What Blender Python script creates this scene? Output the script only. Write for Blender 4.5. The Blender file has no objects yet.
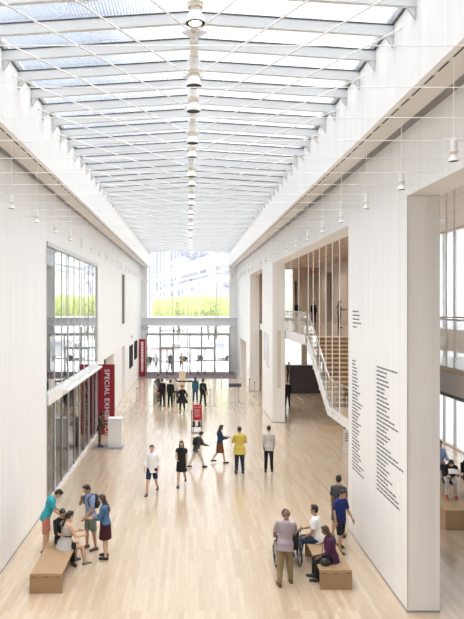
import bpy, bmesh, math, random
from mathutils import Vector, Matrix, Quaternion
R = math.radians
random.seed(7)
scene = bpy.context.scene
COL = scene.collection
CAMZ, F, VX, VY = 6.4, 650.0, 189.0, 305.0
EXPOSURE = 0.46
HALL_E = 150

# ---------------------------------------------------------------- materials
MATS = {}
def mat(name, color, rough=0.6, metal=0.0, var=0.0, vscale=8.0, bump=0.0, emit=None, estr=0.0, spec=0.5, coat=0.0):
    if name in MATS: return MATS[name]
    m = bpy.data.materials.new(name); m.use_nodes = True
    nt = m.node_tree; b = nt.nodes['Principled BSDF']
    b.inputs['Base Color'].default_value = (*color, 1)
    b.inputs['Roughness'].default_value = rough
    b.inputs['Metallic'].default_value = metal
    b.inputs['Specular IOR Level'].default_value = spec
    b.inputs['Coat Weight'].default_value = coat
    if emit:
        b.inputs['Emission Color'].default_value = (*emit, 1); b.inputs['Emission Strength'].default_value = estr
    if var or bump:
        tc = nt.nodes.new('ShaderNodeTexCoord'); n = nt.nodes.new('ShaderNodeTexNoise')
        n.inputs['Scale'].default_value = vscale; n.inputs['Detail'].default_value = 4
        nt.links.new(tc.outputs['Object'], n.inputs['Vector'])
        if var:
            mx = nt.nodes.new('ShaderNodeMix'); mx.data_type = 'RGBA'
            mx.inputs[6].default_value = (*[c*(1-var) for c in color], 1)
            mx.inputs[7].default_value = (*[min(1, c*(1+var)) for c in color], 1)
            nt.links.new(n.outputs['Fac'], mx.inputs[0]); nt.links.new(mx.outputs[2], b.inputs['Base Color'])
        if bump:
            bp = nt.nodes.new('ShaderNodeBump'); bp.inputs['Strength'].default_value = bump; bp.inputs['Distance'].default_value = 0.02
            nt.links.new(n.outputs['Fac'], bp.inputs['Height']); nt.links.new(bp.outputs['Normal'], b.inputs['Normal'])
    MATS[name] = m
    return m

def wood(name, c1, c2, plank=(2.1, 0.11), rough=0.35, axis='Y', mortar=0.0012, joint=0.6, coat=0.0):
    m = bpy.data.materials.new(name); m.use_nodes = True; nt = m.node_tree; b = nt.nodes['Principled BSDF']
    tc = nt.nodes.new('ShaderNodeTexCoord'); sp = nt.nodes.new('ShaderNodeSeparateXYZ'); cb = nt.nodes.new('ShaderNodeCombineXYZ')
    nt.links.new(tc.outputs['Object'], sp.inputs[0])
    if axis == 'Y':
        nt.links.new(sp.outputs['Y'], cb.inputs['X']); nt.links.new(sp.outputs['X'], cb.inputs['Y'])
    else:
        nt.links.new(sp.outputs['X'], cb.inputs['X']); nt.links.new(sp.outputs['Y'], cb.inputs['Y'])
    br = nt.nodes.new('ShaderNodeTexBrick'); nt.links.new(cb.outputs[0], br.inputs['Vector'])
    br.inputs['Color1'].default_value = (*c1, 1); br.inputs['Color2'].default_value = (*c2, 1)
    br.inputs['Mortar'].default_value = (*[joint*c for c in c2], 1); br.inputs['Scale'].default_value = 1
    br.inputs['Mortar Size'].default_value = mortar; br.inputs['Brick Width'].default_value = plank[0]; br.inputs['Row Height'].default_value = plank[1]
    br.offset = 0.37; br.offset_frequency = 3
    mp = nt.nodes.new('ShaderNodeMapping'); mp.inputs['Scale'].default_value = (1.2, 22, 22)
    nt.links.new(cb.outputs[0], mp.inputs['Vector'])
    ns = nt.nodes.new('ShaderNodeTexNoise'); ns.inputs['Scale'].default_value = 1.5; ns.inputs['Detail'].default_value = 5
    nt.links.new(mp.outputs[0], ns.inputs['Vector'])
    mx = nt.nodes.new('ShaderNodeMix'); mx.data_type = 'RGBA'; mx.blend_type = 'MULTIPLY'; mx.inputs[0].default_value = 0.22
    cr = nt.nodes.new('ShaderNodeValToRGB'); cr.color_ramp.elements[0].color = (.55, .5, .45, 1); cr.color_ramp.elements[1].color = (1, 1, 1, 1)
    cr.color_ramp.elements[0].position = .35; cr.color_ramp.elements[1].position = .65
    nt.links.new(ns.outputs['Fac'], cr.inputs[0]); nt.links.new(br.outputs['Color'], mx.inputs[6]); nt.links.new(cr.outputs[0], mx.inputs[7])
    nt.links.new(mx.outputs[2], b.inputs['Base Color'])
    b.inputs['Roughness'].default_value = rough; b.inputs['Coat Weight'].default_value = coat; b.inputs['Coat Roughness'].default_value = .15
    MATS[name] = m; return m

def panel_wall(name, color, pitch=1.17, axis='Y', rough=0.45, dark=0.86, fine=True):
    """painted wall of wide boards with thin upright joints"""
    m = bpy.data.materials.new(name); m.use_nodes = True; nt = m.node_tree; b = nt.nodes['Principled BSDF']
    tc = nt.nodes.new('ShaderNodeTexCoord'); sp = nt.nodes.new('ShaderNodeSeparateXYZ'); nt.links.new(tc.outputs['Object'], sp.inputs[0])
    def joint(p, w):
        a = nt.nodes.new('ShaderNodeMath'); a.operation = 'DIVIDE'; a.inputs[1].default_value = p; nt.links.new(sp.outputs[axis], a.inputs[0])
        f = nt.nodes.new('ShaderNodeMath'); f.operation = 'FRACT'; nt.links.new(a.outputs[0], f.inputs[0])
        l = nt.nodes.new('ShaderNodeMath'); l.operation = 'LESS_THAN'; l.inputs[1].default_value = w/p; nt.links.new(f.outputs[0], l.inputs[0])
        return l
    j = joint(pitch, 0.012)
    mx = nt.nodes.new('ShaderNodeMix'); mx.data_type = 'RGBA'
    mx.inputs[6].default_value = (*color, 1); mx.inputs[7].default_value = (*[c*dark for c in color], 1)
    nt.links.new(j.outputs[0], mx.inputs[0])
    out = mx
    if fine:
        ns = nt.nodes.new('ShaderNodeTexNoise'); mp = nt.nodes.new('ShaderNodeMapping'); mp.inputs['Scale'].default_value = (6, 6, .25)
        nt.links.new(tc.outputs['Object'], mp.inputs['Vector']); nt.links.new(mp.outputs[0], ns.inputs['Vector']); ns.inputs['Scale'].default_value = 1
        m2 = nt.nodes.new('ShaderNodeMix'); m2.data_type = 'RGBA'; m2.blend_type = 'MULTIPLY'; m2.inputs[0].default_value = 1
        cr = nt.nodes.new('ShaderNodeValToRGB'); cr.color_ramp.elements[0].color = (.96, .96, .96, 1); cr.color_ramp.elements[0].position = .4; cr.color_ramp.elements[1].position = .6
        nt.links.new(ns.outputs['Fac'], cr.inputs[0]); nt.links.new(mx.outputs[2], m2.inputs[6]); nt.links.new(cr.outputs[0], m2.inputs[7]); out = m2
    nt.links.new(out.outputs[2], b.inputs['Base Color'])
    b.inputs['Roughness'].default_value = rough
    MATS[name] = m; return m

def glass(name, tint=(.95, .97, .97), refl=1.0, ior=1.5, frit=0.0, fritcol=(.9, .92, .94), stripe=0.12, rough=0.0, axis='X'):
    """thin pane: fresnel mirror over a tinted clear sheet, with optional printed stripes"""
    m = bpy.data.materials.new(name); m.use_nodes = True; nt = m.node_tree; nt.nodes.remove(nt.nodes['Principled BSDF'])
    out = nt.nodes['Material Output']
    tr = nt.nodes.new('ShaderNodeBsdfTransparent'); tr.inputs[0].default_value = (*tint, 1)
    gl = nt.nodes.new('ShaderNodeBsdfGlossy'); gl.inputs['Roughness'].default_value = rough; gl.inputs[0].default_value = (1, 1, 1, 1)
    fr = nt.nodes.new('ShaderNodeFresnel'); fr.inputs[0].default_value = ior
    mu = nt.nodes.new('ShaderNodeMath'); mu.operation = 'MULTIPLY'; mu.use_clamp = True; mu.inputs[1].default_value = refl
    nt.links.new(fr.outputs[0], mu.inputs[0])
    base = tr
    if frit:
        df = nt.nodes.new('ShaderNodeBsdfTranslucent'); df.inputs[0].default_value = (*fritcol, 1)
        d2 = nt.nodes.new('ShaderNodeBsdfDiffuse'); d2.inputs[0].default_value = (*fritcol, 1)
        ma = nt.nodes.new('ShaderNodeMixShader'); ma.inputs[0].default_value = .35
        nt.links.new(df.outputs[0], ma.inputs[1]); nt.links.new(d2.outputs[0], ma.inputs[2])
        mb = nt.nodes.new('ShaderNodeMixShader'); nt.links.new(tr.outputs[0], mb.inputs[1]); nt.links.new(ma.outputs[0], mb.inputs[2])
        if stripe:
            tc = nt.nodes.new('ShaderNodeTexCoord'); sp = nt.nodes.new('ShaderNodeSeparateXYZ'); nt.links.new(tc.outputs['Object'], sp.inputs[0])
            a = nt.nodes.new('ShaderNodeMath'); a.operation = 'DIVIDE'; a.inputs[1].default_value = stripe; nt.links.new(sp.outputs[axis], a.inputs[0])
            f = nt.nodes.new('ShaderNodeMath'); f.operation = 'FRACT'; nt.links.new(a.outputs[0], f.inputs[0])
            l = nt.nodes.new('ShaderNodeMath'); l.operation = 'LESS_THAN'; l.inputs[1].default_value = .45; nt.links.new(f.outputs[0], l.inputs[0])
            s = nt.nodes.new('ShaderNodeMath'); s.operation = 'MULTIPLY_ADD'; s.inputs[1].default_value = .16; s.inputs[2].default_value = frit
            nt.links.new(l.outputs[0], s.inputs[0]); nt.links.new(s.outputs[0], mb.inputs[0])
        else: mb.inputs[0].default_value = frit
        base = mb
    mx = nt.nodes.new('ShaderNodeMixShader'); nt.links.new(mu.outputs[0], mx.inputs[0])
    nt.links.new(base.outputs[0], mx.inputs[1]); nt.links.new(gl.outputs[0], mx.inputs[2]); nt.links.new(mx.outputs[0], out.inputs['Surface'])
    MATS[name] = m; return m

WALLM = panel_wall('white painted wall boards', (.91, .91, .905))
WALLX = panel_wall('white painted pier boards', (.88, .87, .86), pitch=5, axis='X')
PLASTER = mat('white plaster', (.82, .82, .81), .55, var=.02, vscale=2)
SOFFIT = mat('warm white soffit', (.76, .74, .71), .6)
RECESS = mat('grey metal recess', (.26, .25, .25), .5)
DARKSLOT = mat('dark slot', (.05, .05, .05), .8)
WHITE = mat('white enamel', (.84, .84, .83), .35)
BEAM = mat('light grey enamel', (.64, .65, .66), .45)
CREAM = mat('cream enamel', (.70, .60, .44), .4)
GASKET = mat('black gasket', (.03, .03, .035), .6)
FLOORM = wood('pale maple floor', (.56, .42, .29), (.66, .52, .375), (1.7, .11), rough=.22, coat=.8)
OAK = wood('honey oak', (.42, .27, .15), (.48, .32, .185), (3, .35), rough=.4, mortar=0)
OAKV = mat('honey oak end', (.34, .215, .115), .45, var=.12, vscale=5)
STEEL = mat('brushed steel', (.55, .55, .56), .3, metal=.9)
MULL = mat('grey aluminium mullion', (.42, .42, .43), .35, metal=.6)
PALEMULL = mat('pale aluminium', (.66, .67, .68), .35, metal=.3)
RED = mat('crimson banner', (.30, .012, .03), .55, var=.06, vscale=3)
REDBRIGHT = mat('red sign panel', (.48, .02, .04), .45)
BLACK = mat('black lacquer', (.025, .025, .03), .6, spec=.25)
PRINT = mat('dark grey print', (.10, .10, .11), .7)
WPRINT = mat('white print', (.9, .9, .9), .6)
MATM = mat('mauve brown entrance mat', (.16, .12, .125), .9, var=.15, vscale=30)
HALLW = panel_wall('beige hall boards', (.70, .62, .54), pitch=2.4, axis='Y')
HALLX = panel_wall('beige hall end boards', (.70, .62, .54), pitch=1.1, axis='X')
HALLC = wood('beige ceiling panels', (.62, .54, .46), (.66, .58, .50), (2.4, 1.2), rough=.6, mortar=.02, joint=.6)
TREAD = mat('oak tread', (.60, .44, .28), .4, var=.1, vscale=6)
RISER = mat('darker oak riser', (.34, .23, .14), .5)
DARKPANEL = mat('dark bronze panel', (.045, .04, .05), .25)
CLEAR = glass('clear glass', (.975, .985, .985), .45, 1.4)
ENDGL = glass('curtain wall glass', (.97, .98, .98), 1.2, 1.5)
SIDEGL = glass('side glazing glass', (.86, .88, .89), 1.9, 1.6)
LOWGL = glass('shop glazing glass', (.62, .60, .58), .7, 1.5)
SKYGL = glass('striped roof glass', (.98, .99, 1.0), .6, 1.4, frit=.04, stripe=.058)
FROST = glass('bright window glass', (.97, .98, 1.0), .5, 1.4, frit=.45, stripe=0)

# ---------------------------------------------------------------- mesh helpers
class MB:
    def __init__(s): s.bm = bmesh.new()
    def box(s, x0, x1, y0, y1, z0, z1, bev=0):
        r = bmesh.ops.create_cube(s.bm, size=1)
        sx, sy, sz = max(x1-x0, 1e-4), max(y1-y0, 1e-4), max(z1-z0, 1e-4)
        bmesh.ops.scale(s.bm, vec=(sx, sy, sz), verts=r['verts'])
        bmesh.ops.translate(s.bm, vec=((x0+x1)/2, (y0+y1)/2, (z0+z1)/2), verts=r['verts'])
        if bev:
            es = list({e for v in r['verts'] for e in v.link_edges})
            bmesh.ops.bevel(s.bm, geom=es, offset=bev, segments=2, affect='EDGES')
        return s
    def cone(s, p0, r0, p1, r1, seg=10, caps=True, flat=None):
        p0, p1 = Vector(p0), Vector(p1); d = p1-p0; L = d.length
        if L < 1e-6: return s
        r = bmesh.ops.create_cone(s.bm, cap_ends=caps, segments=seg, radius1=max(r0, 1e-5), radius2=max(r1, 1e-5), depth=L)
        q = Vector((0, 0, 1)).rotation_difference(d.normalized())
        M = Matrix.Translation((p0+p1)/2) @ q.to_matrix().to_4x4()
        if flat: M = M @ Matrix.Diagonal((flat[0], flat[1], 1, 1))
        bmesh.ops.transform(s.bm, matrix=M, verts=r['verts']); return s
    def cyl(s, p0, p1, r, seg=10): return s.cone(p0, r, p1, r, seg)
    def ball(s, c, r, rot=None, seg=12):
        if not hasattr(r, '__len__'): r = (r, r, r)
        q = bmesh.ops.create_uvsphere(s.bm, u_segments=seg, v_segments=max(6, seg*2//3), radius=1)
        M = Matrix.Translation(Vector(c))
        if rot is not None: M = M @ rot.to_4x4()
        M = M @ Matrix.Diagonal((*r, 1))
        bmesh.ops.transform(s.bm, matrix=M, verts=q['verts']); return s
    def cap(s, p0, r0, p1, r1, seg=12):
        s.cone(p0, r0, p1, r1, seg); s.ball(p0, r0, seg=seg); s.ball(p1, r1, seg=seg); return s
    def lathe(s, prof, c=(0, 0, 0), seg=20):
        rings = []
        for r, z in prof:
            rings.append([s.bm.verts.new((c[0]+r*math.cos(2*math.pi*i/seg), c[1]+r*math.sin(2*math.pi*i/seg), c[2]+z)) for i in range(seg)])
        for a, b in zip(rings, rings[1:]):
            for i in range(seg): s.bm.faces.new((a[i], a[(i+1) % seg], b[(i+1) % seg], b[i]))
        s.bm.faces.new(rings[0][::-1]); s.bm.faces.new(rings[-1]); return s
    def loft(s, rings, seg=20):
        """rings: (centre, xaxis, yaxis) vectors already scaled"""
        R_ = []
        for c, ax, ay in rings:
            R_.append([s.bm.verts.new(Vector(c)+Vector(ax)*math.cos(2*math.pi*i/seg)+Vector(ay)*math.sin(2*math.pi*i/seg)) for i in range(seg)])
        for a, b in zip(R_, R_[1:]):
            for i in range(seg): s.bm.faces.new((a[i], a[(i+1) % seg], b[(i+1) % seg], b[i]))
        s.bm.faces.new(R_[0][::-1]); s.bm.faces.new(R_[-1]); return s
    def prism(s, poly, a0, a1, axis='X'):
        """poly of 2-D points extruded along an axis"""
        def P(u, v, a):
            return {'X': (a, u, v), 'Y': (u, a, v), 'Z': (u, v, a)}[axis]
        A = [s.bm.verts.new(P(u, v, a0)) for u, v in poly]; B = [s.bm.verts.new(P(u, v, a1)) for u, v in poly]
        n = len(poly)
        for i in range(n): s.bm.faces.new((A[i], A[(i+1) % n], B[(i+1) % n], B[i]))
        s.bm.faces.new(A[::-1]); s.bm.faces.new(B); return s
    def sheet(s, grid, th):
        n, m = len(grid), len(grid[0]); T = []
        for dz in (0, th):
            T.append([[s.bm.verts.new(Vector(p)+Vector((0, dz*.3, dz))) for p in row] for row in grid])
        for k in range(2):
            for i in range(n-1):
                for j in range(m-1): s.bm.faces.new((T[k][i][j], T[k][i+1][j], T[k][i+1][j+1], T[k][i][j+1]))
        for i in range(n-1):
            for j in (0, m-1): s.bm.faces.new((T[0][i][j], T[0][i+1][j], T[1][i+1][j], T[1][i][j]))
        for j in range(m-1):
            for i in (0, n-1): s.bm.faces.new((T[0][i][j], T[0][i][j+1], T[1][i][j+1], T[1][i][j]))
        return s
    def build(s, name, m, parent=None, smooth=False, remesh=None):
        bmesh.ops.recalc_face_normals(s.bm, faces=s.bm.faces)
        me = bpy.data.meshes.new(name); s.bm.to_mesh(me); s.bm.free()
        me.materials.append(m)
        if smooth or remesh:
            for p in me.polygons: p.use_smooth = True
        o = bpy.data.objects.new(name, me); COL.objects.link(o)
        if parent: o.parent = parent
        if remesh: REM.append((o, remesh))
        return o
REM = []

def autosmooth(o, ang=35):
    o.data.set_sharp_from_angle(angle=R(ang)) if hasattr(o.data, 'set_sharp_from_angle') else None

def tag(o, label=None, cat=None, group=None, kind=None):
    if label: o['label'] = label
    if cat: o['category'] = cat
    if group: o['group'] = group
    if kind: o['kind'] = kind
    return o
def empty(name, loc=(0, 0, 0), rz=0.0, **k):
    o = bpy.data.objects.new(name, None); o.empty_display_size = .1; COL.objects.link(o)
    o.location = loc; o.rotation_euler = (0, 0, rz); tag(o, **k); return o
def struct(o, label=None): return tag(o, label=label, kind='structure')
def copy_tree(o, parent=None):
    c = o.copy(); COL.objects.link(c); c.parent = parent
    for ch in list(CH.get(o.name, [])): copy_tree(ch, c)
    return c
CH = {}
def index_children():
    CH.clear()
    for o in bpy.data.objects:
        if o.parent: CH.setdefault(o.parent.name, []).append(o)

# ---------------------------------------------------------------- camera / render
cam = bpy.data.cameras.new('camera'); co = bpy.data.objects.new('camera', cam); COL.objects.link(co)
cam.sensor_fit = 'HORIZONTAL'; cam.sensor_width = 36; cam.lens = 36*F/464
cam.shift_x = (232-VX)/464; cam.shift_y = -(309.5-VY)/464
cam.clip_start = .05; cam.clip_end = 2000
co.location = (0, 0, CAMZ); co.rotation_euler = (R(90), 0, 0); scene.camera = co
scene.view_settings.view_transform = 'Standard'; scene.view_settings.look = 'None'
scene.view_settings.gamma = 1; scene.view_settings.use_curve_mapping = False
scene.view_settings.exposure = EXPOSURE
scene.cycles.max_bounces = 10; scene.cycles.diffuse_bounces = 6; scene.cycles.glossy_bounces = 4
scene.cycles.transparent_max_bounces = 16; scene.cycles.sample_clamp_indirect = 6
scene.cycles.caustics_reflective = False; scene.cycles.caustics_refractive = False

# ---------------------------------------------------------------- world: bright hazy sky, clearer blue to the west (-X)
w = bpy.data.worlds.new('sky'); scene.world = w; w.use_nodes = True; nt = w.node_tree; bg = nt.nodes['Background']
tc = nt.nodes.new('ShaderNodeTexCoord'); sp = nt.nodes.new('ShaderNodeSeparateXYZ'); nt.links.new(tc.outputs['Generated'], sp.inputs[0])
def mth(op, a, b=None, c=None, clamp=False):
    n = nt.nodes.new('ShaderNodeMath'); n.operation = op; n.use_clamp = clamp
    for i, v in enumerate((a, b, c)):
        if v is None: continue
        if isinstance(v, (int, float)): n.inputs[i].default_value = v
        else: nt.links.new(v, n.inputs[i])
    return n.outputs[0]
def mixc(f, a, b):
    n = nt.nodes.new('ShaderNodeMix'); n.data_type = 'RGBA'; nt.links.new(f, n.inputs[0])
    for i, v in ((6, a), (7, b)):
        if isinstance(v, tuple): n.inputs[i].default_value = (*v, 1)
        else: nt.links.new(v, n.inputs[i])
    return n.outputs[2]
ns = nt.nodes.new('ShaderNodeTexNoise'); ns.inputs['Scale'].default_value = 5; ns.inputs['Detail'].default_value = 5
nt.links.new(tc.outputs['Generated'], ns.inputs['Vector'])
west = mth('MULTIPLY_ADD', sp.outputs['X'], -6.0, .25, clamp=True)
cl = mth('MULTIPLY_ADD', ns.outputs['Fac'], 5.0, -2.2, clamp=True)
blue = mixc(cl, (.22, .31, .46), (.62, .68, .76))
skyc = mixc(west, (1.5, 1.53, 1.57), blue)
zen = mth('MULTIPLY_ADD', sp.outputs['Z'], 3.0, -1.5, clamp=True)
skyc = mixc(zen, skyc, (5.2, 5.3, 5.4))
nt.links.new(skyc, bg.inputs['Color']); bg.inputs['Strength'].default_value = 1.0

# ---------------------------------------------------------------- room shell
XL, XR, YB, YE, ZT = -4.5, 4.55, -5.0, 62.0, 10.03
FX = 3.73
def wall_cells(name, xa, xb, y0, y1, z0, z1, openings, m):
    ys = sorted({y0, y1, *[o[0] for o in openings], *[o[1] for o in openings]}); zs = sorted({z0, z1, *[o[2] for o in openings], *[o[3] for o in openings]})
    mb = MB()
    for a, b in zip(ys, ys[1:]):
        run = None
        for c, d in zip(zs, zs[1:]):
            hole = any(o[0] <= a+1e-6 and o[1] >= b-1e-6 and o[2] <= c+1e-6 and o[3] >= d-1e-6 for o in openings)
            if hole:
                if run: mb.box(xa, xb, a, b, *run); run = None
            else: run = (run[0], d) if run else (c, d)
        if run: mb.box(xa, xb, a, b, *run)
    return struct(mb.build(name, m))

struct(MB().box(-13, 12.4, YB-.5, YE+.3, -.3, 0).build('floor', FLOORM), 'pale maple plank floor of the long court')
wall_cells('wall_left', XL-.5, XL, YB, YE, 0, 11.6, [(20.6, 32.1, 0, 8.4), (34.4, 39, 0, 3.5), (43.6, 45.7, 0, 3.56), (43.6, 45.7, 5.1, 8.5)], WALLM)
wall_cells('wall_right', XR, XR+.68, YB, YE, 0, 11.6, [(2, 13.55, 0, 8.68), (18.56, 35.4, 0, 8.68), (40.4, 48.4, 0, 8.68), (51.8, 57.9, 0, 3.45)], WALLM)
struct(MB().box(-13, 12.4, YB-.5, YB, 0, 12).build('wall_back_unseen', WALLX))  # unseen wall behind the camera, added to keep light off the pier fronts
# thin dark reveal round the court edge of the nearest pier, and floor joint
mb = MB(); mb.box(XR-.006, XR+.012, 13.535, 13.556, 0, 8.68); mb.box(XR-.006, XR+.69, 13.54, 13.556, 8.67, 8.69)
struct(mb.build('trim_1', PALEMULL))
mb = MB(); mb.box(XL, XR, 42.65, 42.70, 0, .004); struct(mb.build('trim_2', MULL))
# shadow gap at the foot of the walls
mb = MB()
for y0, y1 in ((YB, 20.6), (32.1, 34.4), (39, 43.6), (45.7, YE)): mb.box(XL, XL+.012, y0, y1, 0, .03)
struct(mb.build('baseboard_left', MULL))
mb = MB()
for y0, y1 in ((13.55, 18.56), (35.4, 40.4), (48.4, 51.8), (57.9, YE)): mb.box(XR-.012, XR, y0, y1, 0, .03)
mb.box(XR, XR+.68, 13.535, 13.55, 0, .03); mb.box(XR, XR+.68, 35.385, 35.4, 0, .03); mb.box(XR, XR+.68, 48.385, 48.4, 0, .03)
struct(mb.build('baseboard_right', MULL))

# ceiling: soffits, fascias, beams, glass, rods (one fixed assembly)
ceil = empty('ceiling', (0, 0, 0)); struct(ceil, 'glazed skylight ceiling with pale cross beams and thin white rods')
ZG = 11.29
def rise(x): return .24*(1-min(1, abs(x)/FX))
for s, xw in ((-1, XL), (1, XR)):
    X = lambda v: s*v
    def bx(mb, a, b, *r): return mb.box(min(s*a, s*b), max(s*a, s*b), *r)
    aw = abs(xw)
    bx(MB(), FX, FX+.10, YB, YE, ZT, 11.62).build('fascia', WALLM, ceil)
    bx(MB(), FX+.10, 4.32, YB, YE, ZT, ZT+.12).build('soffit_panel', SOFFIT, ceil)
    mb = MB(); bx(mb, 4.32, aw, YB, YE, ZT+.03, ZT+.07); bx(mb, 4.31, 4.32, YB, YE, ZT, ZT+.07); mb.build('soffit_recess', RECESS, ceil)
    mb = MB()
    k = 0
    while 5+k*.585 < YE-1:
        bx(mb, 3.855, 3.885, 5+k*.585, 5+k*.585+.42, ZT-.004, ZT+.01); k += 1
    mb.build('light_slot', DARKSLOT, ceil)
    bx(MB(), FX+.1, aw, YB, YE, 11.62, 11.9).build('roof_curb', WHITE, ceil)
    bx(MB(), FX-.03, FX+.12, YB, YE, 11.50, 11.66).build('gutter_edge', GASKET, ceil)
# beams
def beam_mesh():
    mb = MB(); n = 12
    for i in range(n):
        x0, x1 = -FX+2*FX*i/n, -FX+2*FX*(i+1)/n
        vs = []
        for y in (-.045, .045):
            for x, z in ((x0, ZG+rise(x0)), (x1, ZG+rise(x1)), (x1, ZG+.19+rise(x1)), (x0, ZG+.19+rise(x0))): vs.append(mb.bm.verts.new((x, y, z)))
        a, b = vs[:4], vs[4:]
        mb.bm.faces.new(a); mb.bm.faces.new(b)
        for j in (0, 2): mb.bm.faces.new((a[j], a[(j+1) % 4], b[(j+1) % 4], b[j]))
    bmesh.ops.remove_doubles(mb.bm, verts=mb.bm.verts, dist=1e-4)
    return mb
def strip_mesh(y0, y1, z0, z1, xa, xb, n=6):
    mb = MB()
    for i in range(n):
        x0, x1 = xa+(xb-xa)*i/n, xa+(xb-xa)*(i+1)/n
        vs = [[mb.bm.verts.new((x, y, z+rise(x))) for x, z in ((x0, ZG+z0), (x1, ZG+z0), (x1, ZG+z1), (x0, ZG+z1))] for y in (y0, y1)]
        a, b = vs
        if i in (0,): mb.bm.faces.new((a[3], a[0], b[0], b[3]))
        if i == n-1: mb.bm.faces.new((a[1], a[2], b[2], b[1]))
        mb.bm.faces.new(a); mb.bm.faces.new(b)
        for j in (0, 2): mb.bm.faces.new((a[j], a[(j+1) % 4], b[(j+1) % 4], b[j]))
    bmesh.ops.remove_doubles(mb.bm, verts=mb.bm.verts, dist=1e-5)
    return mb
PB = 1.17
beam0 = beam_mesh().build('beam', BEAM, ceil)
gask0 = strip_mesh(-.055, .055, .19, .212, -FX, FX, 8).build('gasket', GASKET, beam0)
br0 = MB()
for s in (-1, 1): br0.prism([(s*(FX-.01), ZG+.12), (s*(FX-.16), ZG+.02), (s*(FX-.01), ZG-.20)], -.03, .03, 'Y')
br0 = br0.build('end_bracket', BEAM, beam0)
def pane_mesh(xa, xb): return strip_mesh(.0, PB, .214, .236, xa, xb, 4)
paneL = pane_mesh(-FX, -.02).build('glass_pane', SKYGL, ceil); paneR = pane_mesh(.02, FX).build('glass_pane', SKYGL, ceil)
nb = 0; y = -3.4
BY = []
while y < YE-.1:
    BY.append(y); y += PB
off = (12.28-.42-BY[0]) % PB
BY = [b+off for b in BY if b+off < YE-.05]
for i, y in enumerate(BY):
    if i == 0: b, pl, pr, g, k = beam0, paneL, paneR, None, None
    else:
        b = beam0.copy(); COL.objects.link(b); g = gask0.copy(); COL.objects.link(g); g.parent = b
        k = br0.copy(); COL.objects.link(k); k.parent = b
        pl = paneL.copy(); COL.objects.link(pl); pr = paneR.copy(); COL.objects.link(pr)
    b.location.y = y; pl.location.y = y; pr.location.y = y
MB().box(.025, .175, BY[0], YE, ZG+.12, ZG+.44).build('ridge_beam', WHITE, ceil)
# diagonal rods and ridge nodes
def rodm(s):
    return MB().cyl((.09, 0, ZG+.10), (s*FX, -7.6, ZG-.04), .016, 6)
rods = [rodm(s).build('tie_rod', WHITE, ceil) for s in (-1, 1)]
plate = MB()
for s in (-1, 1): plate.prism([(s*.02, ZG+.2), (s*.24, ZG+.14), (s*.08, ZG+.04), (s*.02, ZG+.03)], -.02, .02, 'Y')
plate.cyl((0, 0, ZG-.04), (0, 0, ZG+.2), .03, 10)
plate = plate.build('ridge_bracket', WHITE, ceil)
NY = [11.98+2.34*k for k in range(-1, 25) if 11.98+2.34*k < YE-.2]
for i, y in enumerate(NY):
    for r0 in rods:
        r = r0 if i == 0 else r0.copy()
        if i: COL.objects.link(r)
        r.location.y = y
    p = plate if i == 0 else plate.copy()
    if i: COL.objects.link(p)
    p.location.y = y; p.location.x = .10

# transverse wires
wire0 = MB().cyl((XL, 0, 0), (XR, 0, 0), .0055, 6).build('cross_wire', WHITE)
k = 0
ORD = ['first', 'second', 'third', 'fourth', 'fifth', 'sixth', 'seventh', 'eighth', 'ninth', 'tenth', 'eleventh', 'twelfth', 'thirteenth', 'fourteenth', 'fifteenth', 'sixteenth', 'seventeenth', 'eighteenth', 'nineteenth', 'twentieth', 'twenty-first', 'twenty-second', 'twenty-third', 'twenty-fourth', 'twenty-fifth', 'twenty-sixth']
def ordn(i): return ORD[i]
i = 0
while 6.09+i*PB < YE-.3:
    o = wire0 if i == 0 else wire0.copy()
    if i: COL.objects.link(o)
    o.location = (0, 6.09+i*PB, CAMZ+2.43)
    if i < 8: lab = 'thin white wire stretched across the court, %s counted from the viewer' % ordn(i)
    else: lab = 'thin white wire stretched across the court in the dense farther rows'
    tag(o, lab, 'wire', 'thin wires across the court'); i += 1

# pendant spotlights
LAMPON = mat('lit lamp face', (1, .9, .75), .5, emit=(1, .86, .66), estr=4)
LAMPOFF = mat('dark lamp reflector', (.025, .02, .018), .6)
def big_spot(root):
    MB().lathe([(.02, .62), (.125, .62), (.13, .60), (.13, .31), (.11, .29)], seg=20).build('can', WHITE, root)
    MB().lathe([(.10, .245), (.12, .245), (.12, .295), (.10, .295)], seg=20).build('collar', CREAM, root)
    MB().lathe([(.085, .16), (.085, .25)], seg=16).build('neck', WHITE, root)
    MB().lathe([(.15, .03), (.158, .0), (.165, .0), (.16, .05), (.10, .17), (.095, .18), (.09, .17), (.145, .05)], seg=24).build('bell_shade', WHITE, root)
    MB().lathe([(.156, .003), (.15, .03)], seg=20).build('reflector', LAMPOFF, root)
    MB().lathe([(.10, -.004), (.105, .006)], seg=16).build('lamp', LAMPON, root)
    mb = MB(); mb.cyl((0, 0, .6), (0, 0, ZG+.12-10.86), .012, 8); mb.box(-.13, .13, -.012, .012, .60, .63)
    mb.build('hanger', WHITE, root)
SPD = []
k = 0
while True:
    a, b = 10.3+4.68*k, 13.25+4.68*k
    if a < YE-.6: SPD.append(a)
    if b < YE-.6: SPD.append(b)
    else: break
    k += 1
bs = empty('pendant_spotlight', (0, SPD[0], 10.86)); big_spot(bs)
ws = empty('wire_spotlight', (0, 0, 8.5))
MB().lathe([(.01, .30), (.05, .30), (.052, .28), (.052, .155), (.06, .15), (.06, .125), (.04, .12), (.04, .085), (.075, .02), (.08, 0), (.07, 0), (.06, .02)], seg=16).build('lamp_body', WHITE, ws)
MB().lathe([(.045, .118), (.062, .118), (.062, .142), (.045, .142)], seg=16).build('collar', CREAM, ws)
MB().lathe([(.06, .004), (.06, .014)], seg=14).build('reflector', LAMPOFF, ws)
mb = MB(); mb.cyl((0, 0, .3), (0, 0, 1.53), .006, 6); mb.cyl((-.16, 0, .33), (.16, 0, .33), .008, 6); mb.build('hanger_wire', WHITE, ws)
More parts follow.
